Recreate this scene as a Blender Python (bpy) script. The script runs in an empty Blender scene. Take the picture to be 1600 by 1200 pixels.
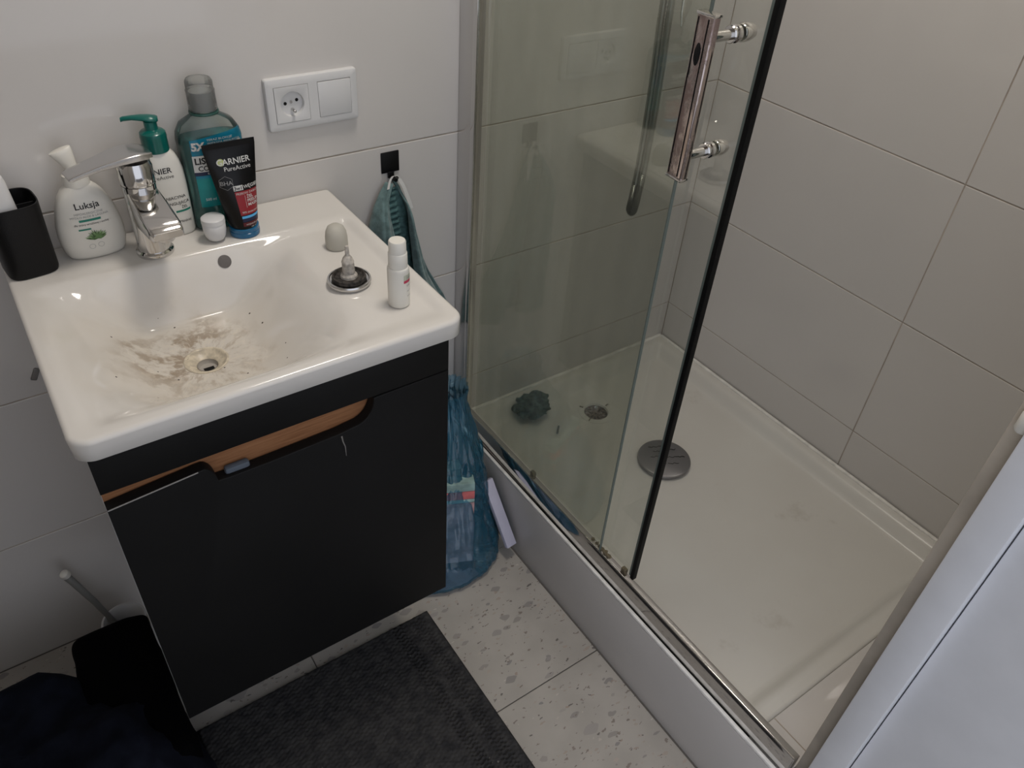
import bpy, bmesh, math, random
from mathutils import Vector, Matrix, noise
from mathutils.bvhtree import BVHTree

random.seed(7)
S = bpy.context.scene
C = S.collection

# ------------------------------------------------------------------ camera
cam_d = bpy.data.cameras.new('camera')
cam = bpy.data.objects.new('camera', cam_d)
C.objects.link(cam)
cam_d.sensor_fit = 'HORIZONTAL'
cam_d.sensor_width = 36.0
cam_d.lens = 1225.99 / 1600 * 36.0
cam_d.clip_start = 0.01
_rx, _ry, _rz = [math.radians(a) for a in (50.693, -3.486, -34.656)]
M3 = Matrix.Rotation(_rz, 3, 'Z') @ Matrix.Rotation(_ry, 3, 'Y') @ Matrix.Rotation(_rx, 3, 'X')
cam.matrix_world = Matrix.Translation((0.016, -1.1869, 1.4496)) @ M3.to_4x4()
S.camera = cam

# ------------------------------------------------------------------ world, lights, exposure
W = bpy.data.worlds.new('world')
S.world = W
W.use_nodes = True
W.node_tree.nodes['Background'].inputs[0].default_value = (0.86, 0.90, 1.0, 1)
W.node_tree.nodes['Background'].inputs[1].default_value = 1.15

def area(name, loc, size, power, col, rot=(0, 0, 0), shape='DISK'):
    d = bpy.data.lights.new(name, 'AREA')
    d.shape = shape
    d.size = size
    d.energy = power
    d.color = col
    o = bpy.data.objects.new(name, d)
    o.location = loc
    o.rotation_euler = rot
    C.objects.link(o)
    return o

area('ceiling_light', (0.68, -0.42, 2.40), 0.36, 11.5, (1.0, 0.925, 0.845))
S.view_settings.view_transform = 'Standard'
S.view_settings.look = 'None'
S.view_settings.gamma = 1.0
S.view_settings.use_curve_mapping = False
S.view_settings.exposure = -0.09

# ------------------------------------------------------------------ materials
class NT:
    def __init__(s, m):
        s.t = m.node_tree
    def n(s, kind, **kw):
        nd = s.t.nodes.new(kind)
        for k, v in kw.items():
            setattr(nd, k, v)
        return nd
    def l(s, a, b):
        s.t.links.new(a, b)
    def val(s, x):
        n = s.n('ShaderNodeValue'); n.outputs[0].default_value = x; return n.outputs[0]
    def m(s, op, a, b=None, c=None, clamp=False):
        n = s.n('ShaderNodeMath', operation=op, use_clamp=clamp)
        for i, x in enumerate((a, b, c)):
            if x is None: continue
            if isinstance(x, (int, float)): n.inputs[i].default_value = x
            else: s.l(x, n.inputs[i])
        return n.outputs[0]
    def rng(s, x, a, b, c=0.0, d=1.0):
        n = s.n('ShaderNodeMapRange', interpolation_type='SMOOTHSTEP')
        s.l(x, n.inputs[0])
        for i, v in enumerate((a, b, c, d)): n.inputs[i + 1].default_value = v
        return n.outputs[0]
    def mix(s, f, a, b):
        n = s.n('ShaderNodeMix', data_type='RGBA')
        if isinstance(f, (int, float)): n.inputs[0].default_value = f
        else: s.l(f, n.inputs[0])
        for i, x in ((6, a), (7, b)):
            if isinstance(x, tuple): n.inputs[i].default_value = (*x, 1) if len(x) == 3 else x
            else: s.l(x, n.inputs[i])
        return n.outputs[2]
    def noise(s, vec, scale, detail=3, rough=0.5):
        n = s.n('ShaderNodeTexNoise')
        n.inputs['Scale'].default_value = scale
        n.inputs['Detail'].default_value = detail
        n.inputs['Roughness'].default_value = rough
        if vec is not None: s.l(vec, n.inputs['Vector'])
        return n.outputs[0]

def mat(name, col, rough=0.5, metal=0.0, bump=0.0, bscale=200, var=0.0, vscale=20, spec=0.5, coat=0.0, trans=0.0, ior=1.45, sheen=0.0, sss=0.0, alpha=1.0):
    m = bpy.data.materials.new(name)
    m.use_nodes = True
    b = m.node_tree.nodes['Principled BSDF']
    b.inputs['Base Color'].default_value = (*col, 1)
    b.inputs['Roughness'].default_value = rough
    b.inputs['Metallic'].default_value = metal
    b.inputs['Specular IOR Level'].default_value = spec
    b.inputs['Coat Weight'].default_value = coat
    b.inputs['Coat Roughness'].default_value = 0.06
    b.inputs['Transmission Weight'].default_value = trans
    b.inputs['IOR'].default_value = ior
    b.inputs['Sheen Weight'].default_value = sheen
    b.inputs['Alpha'].default_value = alpha
    if sss:
        b.inputs['Subsurface Weight'].default_value = sss
        b.inputs['Subsurface Radius'].default_value = (0.01, 0.008, 0.006)
        b.inputs['Subsurface Scale'].default_value = 0.5
    t = NT(m)
    tc = t.n('ShaderNodeTexCoord').outputs['Object']
    if var > 0:
        f = t.noise(tc, vscale, 4)
        c2 = tuple(max(0, c * (1 - var)) for c in col)
        c1 = tuple(min(1, c * (1 + var)) for c in col)
        t.l(t.mix(t.rng(f, 0.3, 0.7), c2, c1), b.inputs['Base Color'])
    if bump > 0:
        bn = t.n('ShaderNodeBump')
        bn.inputs['Strength'].default_value = bump
        bn.inputs['Distance'].default_value = 0.001
        t.l(t.noise(tc, bscale, 3), bn.inputs['Height'])
        t.l(bn.outputs[0], b.inputs['Normal'])
    return m

m_tile = mat('glazed white tile', (0.645, 0.620, 0.595), 0.07, bump=0.12, bscale=6, var=0.015, vscale=3)
m_grout = mat('pale beige grout', (0.44, 0.38, 0.32), 0.9, bump=0.4, var=0.2, vscale=14)
m_grout_floor = mat('grey floor grout', (0.12, 0.11, 0.10), 0.9, bump=0.4)
m_porc = None
m_plastic_w = mat('white plastic', (0.66, 0.66, 0.66), 0.35, bump=0.05)
m_creamw = mat('creamy white plastic', (0.74, 0.72, 0.66), 0.32, var=0.02)
m_chrome = mat('chrome', (0.62, 0.61, 0.60), 0.07, 1.0, bump=0.03, bscale=30)
m_alu = mat('satin aluminium', (0.62, 0.61, 0.60), 0.24, 1.0, bump=0.05)
m_black = mat('matt black plastic', (0.004, 0.004, 0.0045), 0.45, bump=0.15, bscale=900, spec=0.3)
m_seal = mat('black rubber seal', (0.004, 0.004, 0.004), 0.6, spec=0.2)
m_cab = mat('graphite lacquer', (0.0065, 0.0065, 0.0066), 0.55, bump=0.06, bscale=40, var=0.1, vscale=6, spec=0.22)
m_hole = mat('dark inside', (0.003, 0.003, 0.003), 0.9)
m_white_paint = mat('white painted panel', (0.76, 0.77, 0.80), 0.45, bump=0.08, bscale=25, var=0.02)
m_beige_paint = mat('beige filled edge', (0.50, 0.45, 0.38), 0.7, bump=0.5, bscale=30, var=0.12, vscale=12)
m_ceil = mat('white ceiling paint', (0.85, 0.84, 0.82), 0.9, bump=0.1)
m_teal = mat('dark teal plastic', (0.002, 0.115, 0.095), 0.28, coat=0.3, var=0.03)
m_bluecap = mat('blue translucent plastic cap', (0.008, 0.12, 0.26), 0.2, coat=0.4, var=0.03)
m_ink = mat('black ink', (0.01, 0.01, 0.012), 0.5)
m_grey_ink = mat('grey ink', (0.30, 0.31, 0.31), 0.5)
m_white_ink = mat('white ink', (0.62, 0.62, 0.60), 0.5)
m_dimwhite_ink = mat('dim white ink', (0.30, 0.30, 0.30), 0.5)
m_green_ink = mat('green ink', (0.015, 0.20, 0.14), 0.5)
m_leaf_ink = mat('leaf green ink', (0.09, 0.17, 0.06), 0.5, var=0.5, vscale=300)
m_leaf_ink2 = mat('pale leaf ink', (0.27, 0.38, 0.20), 0.5, var=0.3, vscale=300)
m_red_ink = mat('red ink', (0.26, 0.012, 0.02), 0.4)
m_blue_ink = mat('light blue ink', (0.10, 0.42, 0.75), 0.4)
m_navy_ink = mat('navy ink', (0.006, 0.012, 0.05), 0.4)
m_label_blue = mat('blue label film', (0.004, 0.16, 0.25), 0.3, var=0.3, vscale=25)
m_label_teal = mat('teal label film', (0.004, 0.20, 0.20), 0.3, var=0.2, vscale=25)
m_lime = mat('pale lime ink', (0.45, 0.50, 0.22), 0.4)
m_pink_ink = mat('pink red ink', (0.50, 0.04, 0.09), 0.4)
m_tube = mat('black glossy tube laminate', (0.0025, 0.0025, 0.003), 0.28, bump=0.05, bscale=60, spec=0.3)
m_navy_cloth = mat('navy cotton cloth', (0.006, 0.0075, 0.0135), 0.95, bump=0.6, bscale=700, spec=0.1, var=0.3, vscale=30)
m_black_cloth = mat('black cotton cloth', (0.0016, 0.0016, 0.002), 0.95, bump=0.6, bscale=700, spec=0.05)
m_towel = mat('grey green terry cloth', (0.150, 0.235, 0.235), 0.95, bump=1.0, bscale=900, sheen=0.3, var=0.22, vscale=90, spec=0.1)
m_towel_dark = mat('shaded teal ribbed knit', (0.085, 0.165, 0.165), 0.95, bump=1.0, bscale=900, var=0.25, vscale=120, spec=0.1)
m_tagcloth = mat('white woven tape', (0.62, 0.62, 0.60), 0.8, bump=0.4, bscale=900)
m_sponge = mat('grey green mesh puff', (0.10, 0.125, 0.11), 0.9, bump=1.0, bscale=250, var=0.4, vscale=80)
m_card_red = mat('dull red carton', (0.55, 0.14, 0.14), 0.6, var=0.35, vscale=30)
m_card_teal = mat('pale teal carton', (0.30, 0.44, 0.42), 0.6, var=0.3, vscale=30)
m_card_lil = mat('lilac paper', (0.50, 0.49, 0.60), 0.6, var=0.05)
m_card_brown = mat('mauve brown carton', (0.50, 0.30, 0.31), 0.7, var=0.25, vscale=40)
m_base = mat('white acrylic apron', (0.53, 0.505, 0.485), 0.32, bump=0.08, bscale=12, var=0.03, vscale=5)
m_silicone = mat('white silicone bead', (0.80, 0.78, 0.74), 0.5, bump=0.4, bscale=80, var=0.12, vscale=40)
m_rust = mat('grimy limescale', (0.17, 0.14, 0.09), 0.9, bump=0.8, bscale=300, var=0.4, vscale=150)

def clear_mat(name, tint, gloss=1.0, film=0.0, filmcol=(0.5, 0.5, 0.48), rough=0.02, noise_film=False, bump=0.0):
    """thin clear sheet: tinted see-through, fresnel reflection and a little dried-water film"""
    m = bpy.data.materials.new(name); m.use_nodes = True
    t = NT(m); T = m.node_tree
    out = T.nodes['Material Output']; T.nodes.remove(T.nodes['Principled BSDF'])
    tr = t.n('ShaderNodeBsdfTransparent'); tr.inputs[0].default_value = (*tint, 1)
    gl = t.n('ShaderNodeBsdfGlossy'); gl.inputs['Roughness'].default_value = rough
    fr = t.n('ShaderNodeFresnel'); fr.inputs[0].default_value = 1.45
    mx = t.n('ShaderNodeMixShader')
    t.l(t.m('MULTIPLY', fr.outputs[0], gloss, clamp=True), mx.inputs[0])
    t.l(tr.outputs[0], mx.inputs[1]); t.l(gl.outputs[0], mx.inputs[2])
    res = mx.outputs[0]
    tc = t.n('ShaderNodeTexCoord').outputs['Object']
    if bump:
        bn = t.n('ShaderNodeBump'); bn.inputs['Strength'].default_value = bump; bn.inputs['Distance'].default_value = 0.002
        t.l(t.noise(tc, 60, 3), bn.inputs['Height'])
        t.l(bn.outputs[0], gl.inputs['Normal'])
    if film:
        df = t.n('ShaderNodeBsdfDiffuse'); df.inputs[0].default_value = (*filmcol, 1)
        m2 = t.n('ShaderNodeMixShader')
        if noise_film:
            mp = t.n('ShaderNodeMapping'); mp.inputs['Scale'].default_value = (1, 14, 1.6)
            t.l(tc, mp.inputs[0])
            f = t.rng(t.noise(mp.outputs[0], 2.2, 5, 0.6), 0.3, 0.75, film * 0.35, film * 1.5)
            t.l(f, m2.inputs[0])
        else:
            m2.inputs[0].default_value = film
        t.l(res, m2.inputs[1]); t.l(df.outputs[0], m2.inputs[2])
        res = m2.outputs[0]
    t.l(res, out.inputs[0])
    return m

m_glass = clear_mat('green tinted shower glass', (0.895, 0.908, 0.872), 0.20, 0.05, (0.42, 0.43, 0.38), 0.015, True)
m_glass_door = clear_mat('clear shower glass', (0.960, 0.970, 0.950), 0.20, 0.03, (0.42, 0.42, 0.38), 0.015, True)
m_glass_edge = mat('grey green glass edge', (0.14, 0.17, 0.155), 0.2)
m_clear_cap = clear_mat('clear plastic cap', (0.90, 0.91, 0.90), 1.0, 0.25, (0.45, 0.46, 0.45), 0.08)
m_clear_bottle = clear_mat('pale green clear plastic', (0.90, 0.94, 0.93), 1.0, 0.08, (0.35, 0.42, 0.41), 0.05)
m_liquid = clear_mat('teal mouthwash liquid', (0.55, 0.84, 0.82), 0.8, 0.36, (0.02, 0.26, 0.26), 0.08)
m_frost = clear_mat('frosted milky plastic', (0.85, 0.84, 0.80), 0.6, 0.66, (0.66, 0.64, 0.58), 0.3)
m_bag = clear_mat('blue thin plastic film', (0.60, 0.81, 0.90), 1.8, 0.17, (0.03, 0.27, 0.46), 0.14, bump=1.0)

def worn_wood():
    m = mat('raw orange brown board', (0.30, 0.14, 0.06), 0.7)
    t = NT(m); b = m.node_tree.nodes['Principled BSDF']
    tc = t.n('ShaderNodeTexCoord').outputs['Object']
    mp = t.n('ShaderNodeMapping'); mp.inputs['Scale'].default_value = (3, 20, 60); t.l(tc, mp.inputs[0])
    f = t.noise(mp.outputs[0], 6, 5, 0.6)
    t.l(t.mix(t.rng(f, 0.3, 0.7), (0.24, 0.10, 0.04), (0.36, 0.17, 0.075)), b.inputs['Base Color'])
    return m
m_wood = worn_wood()

def worn_chrome():
    m = mat('worn pitted chrome', (0.42, 0.36, 0.34), 0.15, 1.0)
    t = NT(m); b = m.node_tree.nodes['Principled BSDF']
    tc = t.n('ShaderNodeTexCoord').outputs['Object']
    mp = t.n('ShaderNodeMapping'); mp.inputs['Scale'].default_value = (1, 1, 0.35); t.l(tc, mp.inputs[0])
    f = t.rng(t.noise(mp.outputs[0], 60, 6, 0.65), 0.42, 0.6)
    t.l(t.mix(f, (0.48, 0.41, 0.39), (0.27, 0.20, 0.18)), b.inputs['Base Color'])
    t.l(t.m('MULTIPLY_ADD', f, 0.35, 0.10), b.inputs['Roughness'])
    t.l(t.m('MULTIPLY_ADD', f, -0.45, 1.0), b.inputs['Metallic'])
    bn = t.n('ShaderNodeBump'); bn.inputs['Strength'].default_value = 0.5; bn.inputs['Distance'].default_value = 0.0006
    t.l(f, bn.inputs['Height']); t.l(bn.outputs[0], b.inputs['Normal'])
    return m
m_worn = worn_chrome()

DR = (0.1935, -0.2515)                      # centre of the basin drain
def porcelain():
    m = mat('white glazed ceramic', (0.70, 0.675, 0.635), 0.09, coat=0.2)
    t = NT(m); b = m.node_tree.nodes['Principled BSDF']
    tc = t.n('ShaderNodeTexCoord').outputs['Object']
    sp = t.n('ShaderNodeSeparateXYZ'); t.l(tc, sp.inputs[0])
    dx = t.m('SUBTRACT', sp.outputs[0], DR[0]); dy = t.m('SUBTRACT', sp.outputs[1], DR[1])
    r = t.m('SQRT', t.m('ADD', t.m('MULTIPLY', dx, dx), t.m('MULTIPLY', dy, dy)))
    ux = t.m('DIVIDE', dx, t.m('ADD', r, 0.004)); uy = t.m('DIVIDE', dy, t.m('ADD', r, 0.004))
    cb = t.n('ShaderNodeCombineXYZ')
    t.l(t.m('MULTIPLY', ux, 2.6), cb.inputs[0]); t.l(t.m('MULTIPLY', uy, 2.6), cb.inputs[1]); t.l(t.m('MULTIPLY', r, 22), cb.inputs[2])
    streak = t.noise(cb.outputs[0], 2.6, 6, 0.65)
    # distance, stretched towards the left and back where the residue is widest
    rr = t.m('ADD', r, t.m('MULTIPLY', t.m('SUBTRACT', t.noise(tc, 22, 3), 0.5), 0.085))
    rr = t.m('ADD', rr, t.m('MULTIPLY', dx, 0.12))
    near = t.m('SUBTRACT', 1.0, t.rng(rr, 0.045, 0.115))
    wide = t.m('SUBTRACT', 1.0, t.rng(rr, 0.06, 0.19))
    patch = t.rng(t.noise(tc, 30, 4, 0.55), 0.46, 0.56)
    left = t.rng(t.m('SUBTRACT', dy, dx), -0.01, 0.03)
    f1 = t.m('MULTIPLY', t.m('MULTIPLY', near, patch), t.m('MULTIPLY_ADD', left, 0.62, 0.30))
    f2 = t.m('MULTIPLY', near, t.rng(streak, 0.50, 0.66))
    c = t.mix(t.m('MULTIPLY', wide, 0.8), (0.70, 0.675, 0.635), (0.655, 0.605, 0.53))
    c = t.mix(t.m('MULTIPLY', f1, 1.0, clamp=True), c, (0.33, 0.26, 0.19))
    c = t.mix(t.m('MULTIPLY', f2, 0.6, clamp=True), c, (0.40, 0.32, 0.235))
    hi = t.m('MULTIPLY', near, t.rng(t.m('SUBTRACT', 1.0, streak), 0.52, 0.62))
    c = t.mix(t.m('MULTIPLY', hi, 0.5), c, (0.74, 0.67, 0.56))
    vo = t.n('ShaderNodeTexVoronoi'); vo.inputs['Scale'].default_value = 55; t.l(tc, vo.inputs['Vector'])
    spot = t.m('LESS_THAN', vo.outputs['Distance'], 0.085)
    sel = t.m('GREATER_THAN', t.noise(tc, 31, 1), 0.52)
    sp2 = t.m('MULTIPLY', t.m('MULTIPLY', spot, sel), t.m('LESS_THAN', rr, 0.125))
    c = t.mix(sp2, c, (0.06, 0.04, 0.03))
    t.l(c, b.inputs['Base Color'])
    t.l(t.m('MULTIPLY_ADD', near, 0.38, 0.09), b.inputs['Roughness'])
    bn = t.n('ShaderNodeBump'); bn.inputs['Strength'].default_value = 0.5; bn.inputs['Distance'].default_value = 0.002
    t.l(t.m('MULTIPLY', near, streak), bn.inputs['Height'])
    t.l(bn.outputs[0], b.inputs['Normal'])
    return m
m_porc = porcelain()
m_porc_plain = mat('stained cream ceramic', (0.62, 0.55, 0.43), 0.35, var=0.18, vscale=120, bump=0.4, bscale=200)

def tray_mat():
    m = mat('white acrylic tray', (0.56, 0.545, 0.51), 0.26)
    t = NT(m); b = m.node_tree.nodes['Principled BSDF']
    tc = t.n('ShaderNodeTexCoord').outputs['Object']
    f = t.rng(t.noise(tc, 2.2, 4), 0.35, 0.7)
    c = t.mix(f, (0.72, 0.71, 0.67), (0.67, 0.65, 0.61))
    g = t.rng(t.noise(tc, 7, 5, 0.7), 0.60, 0.76)
    c = t.mix(t.m('MULTIPLY', g, 0.28), c, (0.36, 0.31, 0.25))
    t.l(c, b.inputs['Base Color'])
    return m
m_tray = tray_mat()

def terrazzo():
    m = mat('terrazzo tile', (0.5, 0.47, 0.42), 0.35)
    t = NT(m); b = m.node_tree.nodes['Principled BSDF']
    tc = t.n('ShaderNodeTexCoord').outputs['Object']
    base = t.mix(t.rng(t.noise(tc, 9, 4), 0.3, 0.7), (0.385, 0.36, 0.325), (0.455, 0.425, 0.385))
    c = base
    for sc, thr, cols, dens, off in ((30, 0.48, ((0.24, 0.23, 0.225), (0.36, 0.33, 0.29)), 0.50, 0.0), (20, 0.46, ((0.32, 0.30, 0.285), (0.40, 0.37, 0.335)), 0.45, 7.7), (62, 0.46, ((0.56, 0.53, 0.48), (0.34, 0.27, 0.22)), 0.50, 3.1), (85, 0.46, ((0.10, 0.095, 0.09), (0.24, 0.20, 0.17)), 0.62, 5.5)):
        mp = t.n('ShaderNodeMapping'); mp.inputs['Location'].default_value = (off, off * 0.7, 0.0)
        mp.inputs['Rotation'].default_value = (0, 0, off); mp.inputs['Scale'].default_value = (1.0, 1.9, 1.0)
        t.l(tc, mp.inputs[0])
        nz = t.n('ShaderNodeTexNoise'); nz.inputs['Scale'].default_value = sc * 0.9; t.l(mp.outputs[0], nz.inputs['Vector'])
        mm = t.n('ShaderNodeMix', data_type='VECTOR'); mm.inputs[0].default_value = 0.022
        t.l(mp.outputs[0], mm.inputs[4]); t.l(nz.outputs['Color'], mm.inputs[5])
        vo = t.n('ShaderNodeTexVoronoi', distance='MINKOWSKI'); vo.inputs['Scale'].default_value = sc; vo.inputs['Exponent'].default_value = 1.3
        t.l(mm.outputs[1], vo.inputs['Vector'])
        s2 = t.n('ShaderNodeSeparateColor'); t.l(vo.outputs['Color'], s2.inputs[0])
        size = t.m('MULTIPLY', s2.outputs[1], thr)
        hit = t.m('MULTIPLY', t.m('LESS_THAN', vo.outputs['Distance'], size), t.m('GREATER_THAN', s2.outputs[0], dens))
        c = t.mix(t.m('MULTIPLY', hit, 0.85), c, t.mix(s2.outputs[2], cols[0], cols[1]))
    t.l(c, b.inputs['Base Color'])
    return m
m_terr = terrazzo()

def mat_fabric():
    m = mat('charcoal rib cotton', (0.020, 0.020, 0.022), 0.95, bump=0.9, bscale=500, spec=0.1, var=0.25, vscale=60)
    t = NT(m); b = m.node_tree.nodes['Principled BSDF']
    tc = t.n('ShaderNodeTexCoord').outputs['Object']
    vo = t.n('ShaderNodeTexVoronoi'); vo.inputs['Scale'].default_value = 38; t.l(tc, vo.inputs['Vector'])
    spot = t.m('MULTIPLY', t.m('LESS_THAN', vo.outputs['Distance'], 0.07), t.m('GREATER_THAN', t.noise(tc, 17, 1), 0.58))
    c = t.mix(t.rng(t.noise(tc, 60, 4), 0.3, 0.7), (0.030, 0.030, 0.032), (0.055, 0.054, 0.054))
    t.l(t.mix(t.m('MULTIPLY', spot, 0.6), c, (0.20, 0.19, 0.17)), b.inputs['Base Color'])
    return m
m_mat = mat_fabric()

# ------------------------------------------------------------------ mesh helpers
def link(name, me, m, parent=None, smooth=True):
    if m is not None: me.materials.append(m)
    if smooth:
        for p in me.polygons: p.use_smooth = True
    o = bpy.data.objects.new(name, me)
    C.objects.link(o)
    if parent is not None: o.parent = parent
    return o

def from_bm(name, bm, m, parent=None, smooth=False, angle=None):
    bmesh.ops.recalc_face_normals(bm, faces=bm.faces)
    me = bpy.data.meshes.new(name)
    bm.to_mesh(me); bm.free()
    o = link(name, me, m, parent, smooth or angle is not None)
    if angle is not None: me.set_sharp_from_angle(angle=math.radians(angle))
    return o

def pyd(name, V, F, m, parent=None, smooth=True, angle=None):
    me = bpy.data.meshes.new(name)
    me.from_pydata([tuple(v) for v in V], [], F)
    me.update()
    bm = bmesh.new(); bm.from_mesh(me); bmesh.ops.recalc_face_normals(bm, faces=bm.faces); bm.to_mesh(me); bm.free()
    o = link(name, me, m, parent, smooth)
    if angle is not None: me.set_sharp_from_angle(angle=math.radians(angle))
    return o

def bbox_bm(x0, x1, y0, y1, z0, z1, bev=0.0, seg=2):
    bm = bmesh.new()
    bmesh.ops.create_cube(bm, size=1)
    for v in bm.verts:
        v.co = Vector((x0 if v.co.x < 0 else x1, y0 if v.co.y < 0 else y1, z0 if v.co.z < 0 else z1))
    if bev > 0:
        bmesh.ops.bevel(bm, geom=bm.edges[:], offset=bev, segments=seg, profile=0.5, affect='EDGES')
    return bm

def box(name, x0, x1, y0, y1, z0, z1, m, parent=None, bev=0.0, seg=2):
    return from_bm(name, bbox_bm(x0, x1, y0, y1, z0, z1, bev, seg), m, parent, angle=35)

def thing(name, label, cat, loc=(0, 0, 0), rz=0.0, group=None):
    o = bpy.data.objects.new(name, None)
    C.objects.link(o)
    o.empty_display_size = 0.03
    o.location = loc; o.rotation_euler = (0, 0, rz)
    o['label'] = label; o['category'] = cat
    if group: o['group'] = group
    return o

def tag(o, label, cat, group=None):
    o['label'] = label; o['category'] = cat
    if group: o['group'] = group
    return o

def structure(o):
    o['kind'] = 'structure'
    return o

def lathe(prof, seg=40, cx=0.0, cy=0.0):
    """closed profile of (r, z)"""
    V, F = [], []
    n = len(prof)
    idx = []
    for r, z in prof:
        if r < 1e-6:
            idx.append([len(V)]); V.append((cx, cy, z))
        else:
            row = []
            for k in range(seg):
                a = 2 * math.pi * k / seg
                row.append(len(V)); V.append((cx + r * math.cos(a), cy + r * math.sin(a), z))
            idx.append(row)
    for i in range(n - 1):
        a, b = idx[i], idx[i + 1]
        if len(a) == 1 and len(b) == 1: continue
        for k in range(seg):
            k2 = (k + 1) % seg
            if len(a) == 1: F.append((a[0], b[k], b[k2]))
            elif len(b) == 1: F.append((a[k], a[k2], b[0]))
            else: F.append((a[k], a[k2], b[k2], b[k]))
    return V, F

def lathe_obj(name, prof, m, parent=None, seg=40, angle=40, cx=0.0, cy=0.0):
    V, F = lathe(prof, seg, cx, cy)
    return pyd(name, V, F, m, parent, True, angle)

def loft(rings, cap=True, close=False):
    V = [p for r in rings for p in r]
    n = len(rings[0]); F = []
    for i in range(len(rings) - 1):
        for k in range(n):
            k2 = (k + 1) % n
            F.append((i * n + k, i * n + k2, (i + 1) * n + k2, (i + 1) * n + k))
    if cap:
        for base, ring in ((0, rings[0]), ((len(rings) - 1) * n, rings[-1])):
            c = Vector((0, 0, 0))
            for p in ring: c += Vector(p)
            c /= n
            ci = len(V); V.append(tuple(c))
            for k in range(n): F.append((base + k, base + (k + 1) % n, ci))
    return V, F

def sell(a, b, z, e=2.5, n=48, cx=0.0, cy=0.0):
    out = []
    for k in range(n):
        t = 2 * math.pi * k / n
        c, s = math.cos(t), math.sin(t)
        out.append((cx + a * math.copysign(abs(c) ** (2 / e), c), cy + b * math.copysign(abs(s) ** (2 / e), s), z))
    return out

def tube(path, rad, seg=14, cap=True):
    P = [Vector(p) for p in path]
    if not hasattr(rad, '__len__'): rad = [rad] * len(P)
    T = []
    for i in range(len(P)):
        a = P[max(0, i - 1)]; b = P[min(len(P) - 1, i + 1)]
        T.append((b - a).normalized())
    up = Vector((0, 0, 1)) if abs(T[0].z) < 0.9 else Vector((1, 0, 0))
    n0 = T[0].cross(up).normalized()
    rings = []
    for i in range(len(P)):
        if i > 0:
            n0 = (n0 - T[i] * n0.dot(T[i])).normalized()
        b0 = T[i].cross(n0)
        rings.append([tuple(P[i] + (n0 * math.cos(2 * math.pi * k / seg) + b0 * math.sin(2 * math.pi * k / seg)) * rad[i]) for k in range(seg)])
    return loft(rings, cap)

def tube_obj(name, path, rad, m, parent=None, seg=14, angle=50):
    V, F = tube(path, rad, seg)
    return pyd(name, V, F, m, parent, True, angle)

def spline(pts, n):
    """Catmull-Rom through pts, n samples per span"""
    P = [Vector(p) for p in pts]
    P = [P[0] * 2 - P[1]] + P + [P[-1] * 2 - P[-2]]
    out = []
    for i in range(1, len(P) - 2):
        for k in range(n):
            t = k / n
            a, b, c, d = P[i - 1], P[i], P[i + 1], P[i + 2]
            out.append(0.5 * ((2 * b) + (c - a) * t + (2 * a - 5 * b + 4 * c - d) * t * t + (3 * b - a - 3 * c + d) * t ** 3))
    out.append(P[-2])
    return out

def ss(a, b, x):
    t = max(0.0, min(1.0, (x - a) / (b - a)))
    return t * t * (3 - 2 * t)

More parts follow.
